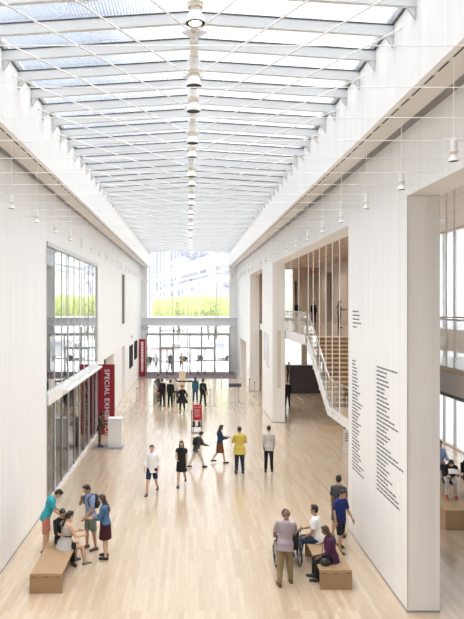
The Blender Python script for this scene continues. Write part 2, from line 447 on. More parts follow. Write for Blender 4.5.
index_children()
LAMP_OFF_ME = [c for c in bs.children if c.name.startswith('lamp')][0].data.copy(); LAMP_OFF_ME.materials[0] = LAMPOFF
for i, y in enumerate(SPD):
    o = bs if i == 0 else copy_tree(bs)
    o.location = (.10, y, 10.86)
    if i and not (i == 0):
        for ch in o.children:
            if ch.name.startswith('lamp'): ch.data = LAMP_OFF_ME
    if i == 0: lab = 'largest bell-shaped pendant spotlight under the ridge, its lamp glowing warm'
    elif i < 6: lab = 'bell-shaped white pendant spotlight under the ridge, %s in the row going away' % ordn(i)
    else: lab = 'small distant white pendant spotlight in the long overlapping row under the ridge'
    tag(o, lab, 'spotlight', 'spotlights under the skylight ridge')
first = True
for s, nm in ((1, 'list-covered wall'), (-1, 'wall with the tall glazing')):
    i = 0
    for k in range(0, 23):
        y = 9.5+2.34*k
        if y > YE-.6: break
        if s < 0 and k < 1: continue
        o = ws if first else copy_tree(ws); first = False
        o.location = (s*3.87, y, CAMZ+2.10)
        if i < 6: lab = 'small white wire-hung spotlight along the %s, %s going away' % (nm, ordn(i))
        else: lab = 'tiny far wire-hung spotlight in the row along the %s' % nm
        tag(o, lab, 'spotlight', 'wire-hung spotlights along the %s' % nm); i += 1

# ---------------------------------------------------------------- end curtain wall
endw = empty('window_1', (0, YE, 0)); struct(endw, 'tall glazed end wall above and around the entrance')
MB().box(-4.0, 3.95, .08, .10, 5.22, 11.45).build('upper_glass', ENDGL, endw)
MB().box(-4.3, 4.3, .08, .10, .0, 4.3).build('lower_glass', ENDGL, endw)
for x in (158, 172.6, 187.2, 201, 216.5, 229.5):
    X = (x-VX)*YE/F
    MB().box(X-.035, X+.035, 0, .14, 5.2, 11.45).build('mullion', PALEMULL, endw)
for x, wd in ((147.5, .10), (160.3, .22), (173.6, .16), (187.5, .08), (201.5, .16), (215, .14), (230, .14)):
    X = (x-VX)*YE/F
    MB().box(X-wd/2, X+wd/2, 0, .16, 0, 4.35).build('door_mullion', MULL if wd < .2 else PALEMULL, endw)
MB().box(-4.0, 3.95, .02, .12, 10.02, 10.07).build('transom', PALEMULL, endw)
MB().box(-4.4, 4.4, -.02, .14, 3.56, 3.72).build('transom', MULL, endw)
mb = MB(); mb.box(XL, XR, -.25, .3, 4.42, 5.2); mb.box(XL, XR, -.32, -.25, 4.42, 4.5); mb.box(XL, XR, -.32, -.25, 5.1, 5.2); mb.build('spandrel_beam', mat('grey spandrel', (.66, .68, .70), .4), endw)
struct(MB().box(XL, -3.98, YE-.05, YE+.3, 0, 11.6).box(3.93, XR, YE-.05, YE+.3, 0, 11.6).build('trim_3', WHITE))
# vestibule door leaves
def door_leaf(n, x0, x1, y, h, lab):
    d = empty('door_%d' % n, ((x0+x1)/2, y, 0)); struct(d, lab); hw = (x1-x0)/2
    mb = MB(); mb.box(-hw, -hw+.07, -.03, .03, 0.01, h); mb.box(hw-.07, hw, -.03, .03, .01, h); mb.box(-hw, hw, -.03, .03, h-.1, h); mb.box(-hw, hw, -.03, .03, .01, .28)
    mb.build('door_frame', MULL, d)
    MB().box(-hw+.07, hw-.07, -.008, .008, .28, h-.1).build('door_glass', CLEAR, d)
    MB().cyl((hw-.14, -.08, .8), (hw-.14, -.08, 1.5), .018, 8).build('door_handle', STEEL, d)
xs = [190.3, 198.3, 205.3, 213.5]
for i in range(3):
    door_leaf(1+i, (xs[i]-VX)*59.5/F+.02, (xs[i+1]-VX)*59.5/F-.02, 59.5, 2.45, 'glazed entrance door leaf')
for i, (a, b) in enumerate(((160.8, 167), (167, 173))):
    door_leaf(4+i, (a-VX)*59.5/F+.02, (b-VX)*59.5/F-.02, 59.5, 2.45, 'glazed entrance door leaf')
vest = empty('window_2', (0, 59.5, 0)); struct(vest, 'glazed inner vestibule screen')
for a in (146.5, 160.3, 173.5, 189.7, 214.3, 229):
    X = (a-VX)*59.5/F
    MB().box(X-.05, X+.05, -.06, .06, 0, 3.75).build('post', MULL, vest)
MB().box(-3.95, 3.75, -.07, .07, 3.6, 3.78).build('header', MULL, vest)
MB().box(-2.65, 2.38, -.07, .07, 2.46, 2.56).build('door_header', MULL, vest)
MB().box(-2.6, 2.3, -.01, .01, 2.56, 3.6).build('fanlight', CLEAR, vest)
for X in (-3.9, 3.7): MB().box(X-.01, X+.01, .06, 2.4, 0, 3.6).build('side_glass', CLEAR, vest)
tag(MB().box(-4.35, 4.2, 56.6, 61.9, .001, .018).build('entrance_mat', MATM), 'wide mauve-brown entrance mat in front of the glass doors', 'mat')
# small lettering strip on the glass above the doors
mb = MB()
x = -2.6
while x < -.6:
    wd = random.uniform(.08, .16); mb.box(x, x+wd, YE-.01, YE, 3.85, 4.02); x += wd+.06
tag(mb.build('door_lettering', PRINT), 'small grey lettering on the glass above the entrance doors', 'lettering')

# ---------------------------------------------------------------- left glazing
gz = empty('window_3', (XL, 0, 0)); struct(gz, 'tall side glazing with slender upright mullions')
GY0, GY1 = 20.6, 32.1
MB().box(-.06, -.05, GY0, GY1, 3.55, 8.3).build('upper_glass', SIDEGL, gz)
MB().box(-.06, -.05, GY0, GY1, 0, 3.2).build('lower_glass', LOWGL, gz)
n = 9
for i in range(n+1):
    y = GY0+.12+(GY1-GY0-.24)*i/n
    MB().box(-.09, -.035, y-.035, y+.035, 3.55, 8.3).build('mullion', PALEMULL, gz)
    MB().box(-.09, -.02, y-.045, y+.045, 0, 3.2).build('mullion', PALEMULL if i % 2 else MULL, gz)
mb = MB(); mb.box(-.25, .03, GY0, GY1, 8.28, 8.42); mb.build('head_frame', PALEMULL, gz)
mb = MB(); mb.box(-.25, .06, GY0, GY1, 3.2, 3.58); mb.build('transom_band', WHITE, gz)
mb = MB(); mb.cyl((.17, GY0+2.3, 3.36), (.17, GY1-.1, 3.36), .075, 14)
mb.build('shade_roller', WHITE, gz)
for y in (GY0+3, GY0+5.5, GY0+8, GY1-1): MB().box(.05, .2, y-.02, y+.02, 3.38, 3.44).build('roller_bracket', WHITE, gz)
MB().box(-.22, .0, GY0, GY1, 0, .12).build('sill', WHITE, gz)
MB().box(-.45, 0, GY0-.06, GY0, 0, 8.42).build('jamb', PALEMULL, gz)
# room behind the glazing
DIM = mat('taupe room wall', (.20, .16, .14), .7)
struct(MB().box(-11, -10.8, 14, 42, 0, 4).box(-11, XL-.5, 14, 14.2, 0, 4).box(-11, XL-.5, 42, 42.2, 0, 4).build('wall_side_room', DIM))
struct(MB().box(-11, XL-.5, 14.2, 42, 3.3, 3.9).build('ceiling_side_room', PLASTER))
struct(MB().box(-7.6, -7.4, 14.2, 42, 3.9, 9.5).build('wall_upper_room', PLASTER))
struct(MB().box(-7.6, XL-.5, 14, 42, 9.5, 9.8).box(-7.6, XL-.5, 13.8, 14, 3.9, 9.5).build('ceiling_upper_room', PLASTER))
# seat screens and black panels seen through lower glass
for i, y in enumerate((23.5, 26.4)):
    tag(MB().box(-6.6, -6.5, y, y+1.7, 0.02, 2.1, .01).build('display_panel', DARKPANEL), ('dark display panel standing behind the glazing, nearer the bench' if i == 0 else 'dark display panel standing behind the glazing, nearer the red banner'), 'panel', 'display panels behind the glazing')
# recess behind door openings
mb = MB(); mb.box(-6.4, -6.3, 33.5, 39.5, 0, 3.3); struct(mb.build('wall_recess', PLASTER))
struct(MB().box(-6.8, -6.7, 42.4, 47, 0, 9.6).build('wall_recess_far', PLASTER))
struct(MB().box(XL-.3, XL-.27, 43.6, 45.7, 5.1, 8.5).build('window_4', SIDEGL))
mb = MB()
for y in (43.65, 44.65, 45.65): mb.box(XL-.2, XL-.05, y-.04, y+.04, 5.1, 8.5)
struct(mb.build('trim_4', MULL))
# framed screens
for i, (y0, y1, z0, z1) in enumerate(((48.9, 51.3, 1.6, 3.3), (53.2, 55.6, 1.9, 3.4))):
    t = empty('wall_screen', (XL+.05, (y0+y1)/2, (z0+z1)/2)); hy, hz = (y1-y0)/2, (z1-z0)/2
    MB().box(-.045, .03, -hy, hy, -hz, hz, .01).build('frame', BLACK, t)
    MB().box(.03, .034, -hy+.06, hy-.06, -hz+.06, hz-.06).build('display', mat('matt black display', (.02, .02, .02), .8, spec=.1), t)
    tag(t, ('black flat screen on the white wall, the one nearer the doorway' if i == 0 else 'black flat screen on the white wall, the one nearer the far banner'), 'screen', 'black screens on the white wall')
for i, y in enumerate((50.2, 51.3)):
    tag(MB().box(XL+.002, XL+.05, y, y+.35, 3.85, 4.0, .005).build('wall_fixture', mat('pale grey plastic', (.55, .55, .55), .5)), ('small grey wall fixture above the black screens, nearer one' if i == 0 else 'small grey wall fixture above the black screens, farther one'), 'fixture', 'small fixtures above the screens')

# ---------------------------------------------------------------- banners
def text_obj(body, size, depth, loc, rot, m, parent, name='lettering', spacing=1.0):
    c = bpy.data.curves.new(name, 'FONT'); c.body = body; c.size = size; c.extrude = depth; c.space_character = spacing; c.align_y = 'CENTER'; c.resolution_u = 4
    t = bpy.data.objects.new(name+'_tmp', c); COL.objects.link(t); bpy.context.view_layer.update()
    me = bpy.data.meshes.new_from_object(t.evaluated_get(bpy.context.evaluated_depsgraph_get())); bpy.data.objects.remove(t)
    me.materials.clear(); me.materials.append(m)
    o = bpy.data.objects.new(name, me); COL.objects.link(o); o.location = loc; o.rotation_euler = rot; o.parent = parent; return o
bn = empty('exhibition_banner', (-4.06, 32.0, 0), label='crimson vertical banner reading SPECIAL EXHIBITIONS beside the white podium', cat='banner')
MB().box(-.42, .40, -.04, .04, .02, 3.48, .01).build('banner_panel', RED, bn)
text_obj('SPECIAL EXHIBITIONS', .34, .004, (.02, -.05, 3.25), (R(90), R(90), 0), WPRINT, bn, spacing=1.08)
b2 = empty('exhibition_banner', (-4.17, 58.0, 0), label='narrow crimson banner with white lettering beside the entrance doors', cat='banner')
MB().box(-.30, .27, -.04, .04, .02, 3.36, .01).build('banner_panel', RED, b2)
mb = MB(); z = 3.1
while z > .5:
    h = random.uniform(.08, .14); mb.box(-.1, .1, -.052, -.044, z-h, z); z -= h+.06
mb.build('lettering', WPRINT, b2)

# podium
pd = empty('podium', (-3.32, 29.35, 0), label='white box podium standing beside the crimson banner', cat='podium')
MB().box(-.31, .31, -.25, .25, .014, 1.28, .006).build('body', WHITE, pd)
MB().box(-.33, .33, -.27, .27, 1.28, 1.315, .004).build('top', WHITE, pd)
tag(MB().box(-4.35, -2.95, 28.85, 29.95, .001, .012).build('podium_mat', mat('grey mat', (.25, .23, .23), .9)), 'thin dark floor mat under the white podium', 'mat')

# ---------------------------------------------------------------- wall lettering blocks
def text_block(name, y_far, widths, z_top, pitch, label, hgt=.035, x=XR):
    mb = MB()
    for i, wd in enumerate(widths):
        if wd <= 0: continue
        z = z_top-i*pitch; y = y_far; left = wd
        while left > .04:
            L = min(left, random.uniform(.12, .32)); mb.box(x-.004, x+.002, y-L, y, z-hgt, z); y -= L+.035; left -= L+.035
    return tag(mb.build(name, PRINT), label, 'lettering')
text_block('wall_lettering', 18.05, [.62, .72, .66, .86, .40], 6.24, .105, 'small heading block of dark lettering high on the white wall')
w1 = [.35, .3, .55, .5, .45, .62, .5, .7, .5, .85, .62, .55, 1.05, .9, .6, .8, .7, .55, .9, .6, .75, .65, .5, .7, .85, .75, .6, .8, .95, .7, 1.15, .9, 1.2]
text_block('wall_lettering', 18.1, w1, 4.88, .093, 'long dark name list on the white wall, column by the opening')
w2 = [1.55, .8, .75, .95, 1.0, .7, .6, .85, .95, 1.0, .8, 1.0, 1.35, 1.6, .9, .75, 1.1, .85, .6, 1.1, 1.6, 1.95, .9, .7, 1.0, .8, 1.2, .9, 1.45, 1.7, 1.75, .0]
text_block('wall_lettering', 15.75, w2, 4.93, .098, 'long dark name list on the white wall, column by the near corner')
text_block('wall_lettering', 39.6, [random.uniform(.6, 1.2) for _ in range(16)], 4.75, .105, 'distant name list on the second pier, column away from its corner', hgt=.03)
text_block('wall_lettering', 38.2, [random.uniform(.9, 1.9) for _ in range(16)], 4.7, .12, 'distant name list on the second pier, column beside its corner', hgt=.03)
# slim frame on pier front
mb = MB(); mb.box(4.82, 4.86, 35.36, 35.4, 1.9, 5.0); mb.box(4.93, 4.97, 35.36, 35.4, 1.9, 5.0); mb.box(4.82, 4.97, 35.36, 35.4, 4.96, 5.0); mb.box(4.82, 4.97, 35.36, 35.4, 1.9, 1.94)
tag(mb.build('slim_wall_frame', CREAM), 'slim upright cream frame mounted on the end face of the second pier', 'frame')

# ---------------------------------------------------------------- side hall (right)
HX = 11.8
HZ = 9.8
struct(MB().box(XR+.68, HX+.4, YB, YE, HZ, HZ+.2).build('ceiling_hall', HALLC), 'beige panelled hall ceiling')
wall_cells('wall_hall', HX, HX+.4, YB, YE, 0, HZ, [(12, 34, .05, 4.3), (12, 34, 5.3, 9.75), (53.3, 56, 5.0, 9.15)], HALLW)
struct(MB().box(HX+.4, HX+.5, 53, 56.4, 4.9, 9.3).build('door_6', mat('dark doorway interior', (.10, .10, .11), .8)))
mbw = MB()
def wall_x(name, y0, y1, x0, x1, z0, z1, ops, m):
    xs_ = sorted({x0, x1, *[o[0] for o in ops], *[o[1] for o in ops]}); zs_ = sorted({z0, z1, *[o[2] for o in ops], *[o[3] for o in ops]}); mb = MB()
    for a, b in zip(xs_, xs_[1:]):
        for c, d in zip(zs_, zs_[1:]):
            if not any(o[0] <= a+1e-6 and o[1] >= b-1e-6 and o[2] <= c+1e-6 and o[3] >= d-1e-6 for o in ops): mb.box(a, b, y0, y1, c, d)
    return struct(mb.build(name, m))
wall_x('wall_hall_end', 60, 60.3, XR+.68, HX, 0, HZ, [(7.0, 9.6, 5.2, 9.7), (9.78, 10.0, 5.0, 8.6), (7.0, 10.4, .9, 4.4), (10.9, 11.7, .9, 4.4)], HALLX)
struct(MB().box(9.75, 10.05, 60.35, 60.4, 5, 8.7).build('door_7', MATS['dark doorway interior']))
struct(MB().box(7.0, 9.6, 60.1, 60.12, 5.2, 9.7).box(7.0, 10.4, 60.1, 60.12, .9, 4.4).box(10.9, 11.7, 60.1, 60.12, .9, 4.4).build('window_5', FROST))
hw = empty('window_6', (HX, 0, 0)); struct(hw, 'tall bright hall windows with slender uprights')
MB().box(.15, .17, 12, 34, .05, 4.3).build('lower_glass', FROST, hw); MB().box(.15, .17, 12, 34, 5.3, 9.75).build('upper_glass', FROST, hw)
for i in range(19):
    y = 12+22*i/18; MB().box(.05, .2, y-.03, y+.03, .05, 4.3).build('mullion', MULL, hw); MB().box(.05, .2, y-.05, y+.05, 5.3, 9.75).build('mullion', PALEMULL, hw)
MB().box(.05, .2, 12, 34, 3.5, 3.6).build('transom', PALEMULL, hw)
# upper gallery slab
struct(MB().box(5.30, HX, 29.6, 60, 4.56, 4.985).build('trim_5', PLASTER))
struct(MB().box(5.30, HX, 29.6, 60, 4.985, 5.0).build('floor_gallery', FLOORM))
struct(MB().box(5.26, 5.30, 29.5, 60, 4.60, 5.03).build('trim_6', WHITE))
def balustrade(name, pts, label, h=1.05, parent=None):
    if parent is None: t = empty(name, pts[0], label=label, cat='balustrade')
    else: t = parent
    P0 = Vector(pts[0]) if parent is None else Vector(parent.location)
    for a, b in zip(pts, pts[1:]):
        a, b = Vector(a)-P0, Vector(b)-P0; d = (b-a); L = d.length; n = max(1, round(L/1.3)); side = Vector((-d.y, d.x, 0)).normalized()*.008
        for i in range(n):
            p, q = a+d*(i/n)+d.normalized()*.02, a+d*((i+1)/n)-d.normalized()*.02
            mb = MB(); vs = [mb.bm.verts.new(v) for v in (p-side, q-side, q-side+Vector((0, 0, h)), p-side+Vector((0, 0, h)), p+side, q+side, q+side+Vector((0, 0, h)), p+side+Vector((0, 0, h)))]
            for f in ((0, 1, 2, 3), (4, 5, 6, 7), (0, 1, 5, 4), (1, 2, 6, 5), (2, 3, 7, 6), (3, 0, 4, 7)): mb.bm.faces.new([vs[j] for j in f])
            mb.build('glass_panel', CLEAR, t)
        MB().cyl(a+Vector((0, 0, h+.02)), b+Vector((0, 0, h+.02)), .022, 8).build('handrail', STEEL, t)
    return t
balustrade('gallery_balustrade', [(5.36, 46, 5.0), (5.36, 29.7, 5.0)], 'glass balustrade along the edge of the upper gallery')
# staircase
st = empty('staircase', (5.35, 25, 0), label='white staircase with oak treads hung beside the second pier', cat='staircase')
SL = 4.6; TOPZ, LANZ = 4.98, 2.5
def stringer(x0, x1):
    mb = MB(); y0, y1 = 0, SL
    poly = [(-3.6, LANZ-.02), (0, LANZ-.02), (SL, TOPZ-.02), (SL+.0, TOPZ-.42), (.12, LANZ-.34), (-3.6, LANZ-.30)]
    return mb.prism(poly, x0, x1, 'X')
stringer(0, .07).build('stringer', WHITE, st); stringer(2.18, 2.25).build('stringer', WHITE, st)
NT = 15
for i in range(NT):
    y = SL*(i+.5)/NT; z = LANZ+(TOPZ-LANZ)*(i+1)/NT-.02
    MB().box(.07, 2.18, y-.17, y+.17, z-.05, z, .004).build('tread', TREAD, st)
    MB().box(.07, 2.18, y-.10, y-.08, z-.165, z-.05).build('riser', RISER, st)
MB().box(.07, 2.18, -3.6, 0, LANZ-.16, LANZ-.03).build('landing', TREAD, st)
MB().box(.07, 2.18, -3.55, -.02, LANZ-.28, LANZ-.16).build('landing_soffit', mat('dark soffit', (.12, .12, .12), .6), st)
mb = MB(); mb.box(.9, 1.3, -2.2, -1.8, 0, LANZ-.28); mb.build('support_post', WHITE, st)
balustrade('stair_balustrade', [(5.42, 29.5, 4.98), (5.42, 25.05, 2.5), (5.42, 21.5, 2.5)], 'glass balustrade sloping down the staircase', parent=st)
rod0 = MB().cyl((0, 0, 0), (0, 0, 1), .017, 8).build('hanging_rod', WHITE)
for i, y in enumerate((22.6, 23.75, 24.85, 26.1, 27.4, 28.55, 31.0, 33.4)):
    o = rod0 if i == 0 else rod0.copy()
    if i: COL.objects.link(o)
    zb = LANZ-.1 if y < 25 else (LANZ+(TOPZ-LANZ)*(y-25)/SL-.1 if y < 29.6 else 4.9)
    o.location = (5.235, y, zb); o.scale = (1, 1, HZ-zb)
    tag(o, 'slender white rod carrying the staircase, %s from the pier with the name lists' % ordn(i), 'rod', 'rods holding up the staircase')
# walkway near (opening beside the nearest pier)
wk = empty('walkway', (5.8, 6, 0), label='upper walkway with grey edge crossing beyond the nearest pier', cat='walkway')
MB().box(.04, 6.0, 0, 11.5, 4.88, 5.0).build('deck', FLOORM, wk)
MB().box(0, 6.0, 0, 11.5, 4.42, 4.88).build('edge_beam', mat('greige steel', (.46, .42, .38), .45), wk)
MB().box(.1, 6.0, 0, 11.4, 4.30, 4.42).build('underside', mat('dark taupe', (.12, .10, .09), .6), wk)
balustrade('walkway_balustrade', [(5.86, 17.4, 5.0), (5.86, 8, 5.0)], '', parent=wk)
balustrade('walkway_balustrade', [(5.9, 17.42, 5.0), (11.7, 17.42, 5.0)], '', parent=wk)
for i, (X, y) in enumerate(((6.0, 15.15), (6.2, 15.2))):
    o = rod0.copy(); COL.objects.link(o); o.location = (X, y, 5.0); o.scale = (1.1, 1.1, HZ-5); 
    tag(o, ('grey rod above the upper walkway, beside the nearest pier' if i == 0 else 'grey rod above the upper walkway, farther from the nearest pier'), 'rod', 'rods above the upper walkway')
# plinth and chairs
tag(MB().box(7.3, 11.4, 18.5, 23.2, 0, .55, .01).build('wooden_plinth', OAK), 'low pale wooden plinth beyond the nearest pier, people sitting on it', 'plinth')
def chair(loc, rz, label, group='dark chairs on the wooden plinth'):
    t = empty('chair', loc, rz, label=label, cat='chair', group=group)
    MB().box(-.22, .22, -.22, .22, .42, .46, .012).build('seat', BLACK, t)
    mb = MB()
    mb.box(-.21, .21, -.24, -.205, .55, .88, .012); mb.build('backrest', BLACK, t)
    for sx in (-.2, .2):
        for sy in (-.2, .2):
            MB().cyl((sx, sy, 0), (sx, sy, .42 if sy > 0 else .7), .013, 8).build('leg', STEEL, t)
    return t
chair((8.02, 20.0, .55), R(165), 'dark chair on the plinth under the sitter in red shoes')
chair((8.32, 21.6, .55), R(190), 'dark chair on the plinth under the blue-shirted sitter')
chair((8.75, 20.3, .55), R(170), 'dark chair on the plinth under the sitter in black')
# dark partition, far desk, sign
tag(MB().box(7.3, 11.6, 47.2, 47.35, 0, 2.0).box(7.3, 7.34, 47.1, 47.4, 0, 2.05).box(9.4, 9.44, 47.1, 47.4, 0, 2.05).build('dark_partition', DARKPANEL), 'dark glossy low partition standing in the hall beneath the gallery', 'partition')
sg = empty('information_sign', (6.86, 28.1, 0), label='white upright sign with dark heading under the stair landing', cat='sign')
MB().box(-.19, .19, -.03, .03, .0, 1.3, .005).build('sign_panel', WHITE, sg)
MB().box(-.19, .19, -.036, -.03, 1.06, 1.28).build('sign_heading', BLACK, sg)
mb = MB()
for i in range(4): mb.box(-.12, .08-.02*i, -.035, -.03, .82-.1*i, .86-.1*i)
mb.build('lettering', PRINT, sg)
tag(MB().box(6.75, 8.8, 32.3, 34.4, .001, .008).build('floor_mat', mat('tan mat', (.42, .30, .19), .85, var=.1, vscale=20)), 'tan floor mat on the hall floor beyond the staircase', 'mat')
tag(MB().box(11.2, 11.3, 58.8, 58.9, 9.4, 9.8).box(11.1, 11.4, 58.82, 58.88, 9.3, 9.5).build('ceiling_sign', mat('red lit sign', (.5, .02, .02), .4, emit=(1, .05, .03), estr=.15)), 'tiny red lit sign under the beige hall ceiling', 'sign')

# fill light for the hall, added as an even grid of recessed lamps
DL = mat('added fill glow', (1, .95, .88), .4, emit=(1, .93, .84), estr=6)
dl0 = empty('recessed_fill_light', (7, 20, HZ-.02))
MB().lathe([(.16, 0), (.16, .018), (.2, .018), (.2, -.01), (.16, -.01)], seg=16).build('ring', WHITE, dl0)
MB().lathe([(.15, .0), (.15, .012)], seg=16).build('lamp', DL, dl0)
index_children()
c = 0
for i, y in enumerate((26, 32, 38, 44, 50, 56)):
    for j, X in enumerate((7.2, 10.0)):
        o = dl0 if c == 0 else copy_tree(dl0)
        c += 1
        o.location = (X, y, HZ-.02)
        tag(o, 'round recessed downlight in the beige hall ceiling', 'downlight', 'added fill lights in the hall ceiling')
dl1 = []
for i, y in enumerate((31, 37, 43, 49, 55)):
    o = copy_tree(dl0); o.location = (8.4, y, 4.54); tag(o, 'round recessed downlight under the upper gallery', 'downlight', 'added fill lights under the gallery'); dl1.append(o)
def spot(loc, e, ang=150):  # spot fill for the hall, one at each added lamp
    l = bpy.data.lights.new('fill_light_lamp', 'SPOT'); l.energy = e; l.spot_size = R(ang); l.spot_blend = .6; l.shadow_soft_size = .12; l.color = (1, .92, .82)
    o = bpy.data.objects.new('fill_light_lamp', l); COL.objects.link(o); o.location = loc
for y in (26, 32, 38, 44, 50, 56):
    for X in (7.2, 10.0): spot((X, y, HZ-.05), HALL_E)
for y in (31, 37, 43, 49, 55): spot((8.4, y, 4.50), HALL_E*.7)

#@@PART2@@
# ---------------------------------------------------------------- benches
def bench(loc, label, m):
    t = empty('bench', loc, label=label, cat='bench')
    MB().box(-.36, .36, 0, 1.98, .375, .44, .006).build('seat_slab', m, t)
    for y in (0, 1.915): MB().box(-.36, .36, y, y+.065, .0, .375, .004).build('end_panel', OAKV, t)
    MB().box(-.04, .04, .07, 1.915, .12, .375).build('stretcher', OAKV, t)
    for x in (-.27, 0, .27): MB().box(x-.05, x+.05, -.0015, .002, .355, .372).build('joint_key', mat('dark joint', (.12, .07, .035), .6), t)
    return t
bench((-3.18, 14.42, 0), 'honey-coloured wooden bench by the white wall, dark-haired woman in striped top on it', OAK)
bench((3.31, 14.61, 0), 'honey-coloured wooden bench with the woman in purple sitting on it', OAK)

# ---------------------------------------------------------------- people
SKINS = {'light': mat('light skin', (.60, .38, .27), .55, var=.04, vscale=20), 'tan': mat('tan skin', (.42, .25, .16), .55, var=.04, vscale=20), 'brown': mat('brown skin', (.20, .105, .065), .5, var=.04, vscale=20), 'shade': mat('olive skin', (.36, .22, .15), .55)}
EYE = mat('dark eye', (.03, .02, .015), .2); LIP = mat('lip', (.35, .12, .10), .5)
def cloth(name, c, **k): return mat('cloth '+name, c, .85, var=k.pop('var', .10), vscale=k.pop('vscale', 14), bump=.25, spec=.2)
def hairm(name, c): return mat('hair '+name, c, .5, var=.3, vscale=40, bump=.5)
HB = hairm('black', (.012, .010, .009)); HBR = hairm('brown', (.05, .028, .016)); HG = hairm('greying', (.22, .20, .18)); HCB = hairm('curly brown', (.12, .06, .03))
def person(px, fy, rz, h, label, skin='light', hair='short', hairmat=None, top=None, sleeve=.55, hem=-.10, bottom=None, legs_len=2.0, skirt=None, shoes=None,
           lean=0, side=0, head=(10, 0), legs=((0, 3, 3), (0, 3, 3)), arms=((4, 8, 12, 0), (4, 8, 12, 0)), seat=None, vox=.010, bulk=1.0, loc=None, z0=0.0, group=None, extras=(), strapless=False, belly=0.0, cat='person', topflare=0.0):
    if loc is None:
        Y = (CAMZ-z0)*F/(fy-VY); X = (px-VX)*Y/F; loc = (X, Y, z0)
    k = h/1.75
    t = empty('person', loc, rz, label=label, cat=cat, group=group)
    V = Vector
    T = Matrix.Rotation(R(side), 3, 'Y') @ Matrix.Rotation(-R(lean), 3, 'X')
    def dirleg(p, sp, s): return V((s*math.sin(R(sp)), math.sin(R(p))*math.cos(R(sp)), -math.cos(R(p))*math.cos(R(sp))))
    J = {}
    # legs relative to pelvis at origin
    low = 0; P0 = V((0, 0, 0)); LG = []
    for s, (tp, sp, kn) in zip((1, -1), legs):
        hip = V((s*.085*k, 0, -.03*k)); kd = dirleg(tp, sp, s); knee = hip+kd*.41*k
        sd = dirleg(tp-kn, sp*.4 if seat else sp, s); ank = knee+sd*.40*k
        LG.append([hip, knee, ank, s]); low = min(low, ank.z)
    pz = seat+.105*k if seat is not None else -low+.075*k
    PO = V((0, 0, pz))
    for L in LG:
        for i in range(3): L[i] = L[i]+PO
    def sp_(f, x=0, y=0): return PO+T@V((x*k, y*k, f*k))
    b = bulk
    rings = [(-.09, .10*b, .085*b, 0), (-.03, .155*b, .11*b, -.01), (.04, .158*b, .115*b, -.012), (.14, .135*b, .10*b, .005+belly*.3), (.22, .132*b, .098*b+belly*.5, .01+belly*.5), (.34, .152*b, .112*b, .0), (.44, .165*b, .105*b, -.01), (.50, .145*b, .085*b, -.02), (.545, .075, .065, -.02)]
    def ringset(rs, inf=0.0, flare=0.0):
        out = []
        for f, rx, ry, oy in rs:
            fl = flare*max(0, .15-f)
            out.append((sp_(f, 0, oy), T@V(((rx+inf+fl)*k, 0, 0)), T@V((0, (ry+inf+fl)*k, 0))))
        return out
    body = MB(); body.loft(ringset(rings), 20)
    nb = sp_(.53, 0, -.015); hp, hy = head
    H = Matrix.Rotation(R(hy), 3, 'Z') @ Matrix.Rotation(-R(hp), 3, 'X')
    H = T @ H if seat is None and lean < 25 else Matrix.Rotation(-R(lean*.4), 3, 'X') @ H
    hc = nb + H@V((0, .022, .165))*k
    def hd(x, y, z): return hc+H@(V((x, y, z))*k)
    body.cone(nb-V((0, 0, .03))*k, .062*k, hd(0, -.015, -.06), .052*k, 14)
    body.ball(hd(0, -.008, .015), (.074*k, .092*k, .098*k), H, 16); body.ball(hd(0, .022, -.045), (.056*k, .064*k, .062*k), H, 14)
    body.cone(hd(0, .078, .02), .010*k, hd(0, .104, -.018), .016*k, 8); body.ball(hd(0, .098, -.02), .015*k, seg=8)
    body.ball(hd(0, .072, .032), (.048*k, .018*k, .012*k), H, 8); body.ball(hd(0, .076, -.052), (.026*k, .014*k, .010*k), H, 8); body.ball(hd(0, .066, -.088), (.022*k, .02*k, .018*k), H, 8)
    for s in (1, -1): body.ball(hd(s*.076, -.012, -.005), (.012*k, .02*k, .032*k), H, 8)
    # legs
    for hip, knee, ank, s in LG:
        body.cap(hip, .082*k*b, knee, .052*k, 14)
        mid = knee.lerp(ank, .3); body.cap(knee, .052*k, mid, .054*k*b, 12); body.cap(mid, .054*k*b, ank, .034*k, 12)
        ft = ank+V((s*.02, .0, 0)); zf = ank.z-.075*k
        body.ball((ank.x, ank.y-.02*k, zf+.035*k), (.032*k, .045*k, .035*k), seg=10); body.cone((ank.x, ank.y-.01, zf+.04*k), .036*k, (ank.x+s*.012, ank.y+.15*k, zf+.022*k), .026*k, 10); body.ball((ank.x+s*.012, ank.y+.15*k, zf+.022*k), (.040*k, .045*k, .021*k), seg=10)
    AR = []
    for s, (u, ab, el, inw) in zip((1, -1), arms):
        sh = sp_(.462, s*.158*b, -.012)
        d1 = V((s*math.sin(R(ab)), math.sin(R(u))*math.cos(R(ab)), -math.cos(R(u))*math.cos(R(ab)))); elb = sh+d1*.28*k
        d2 = V((-s*math.sin(R(inw)), math.sin(R(u+el))*math.cos(R(inw)), -math.cos(R(u+el))*math.cos(R(inw)))); wr = elb+d2*.25*k
        AR.append((sh, elb, wr, s))
        body.cap(sh, .052*k*b, elb, .038*k*b, 12); m2 = elb.lerp(wr, .3); body.cap(elb, .038*k*b, m2, .039*k*b, 10); body.cap(m2, .039*k*b, wr, .026*k, 10)
        d = d2.normalized(); n = V((-s, 0, 0)); n = (n-d*n.dot(d)); n = n.normalized() if n.length > .05 else V((0, 0, 1)); th = n.cross(d)*(-s)
        pc = wr+d*.045*k; M = Matrix((th, d, n)).transposed()
        body.ball(pc, (.039*k, .052*k, .018*k), M, 12); body.cap(wr, .025*k, wr+d*.03*k, .024*k, 8)
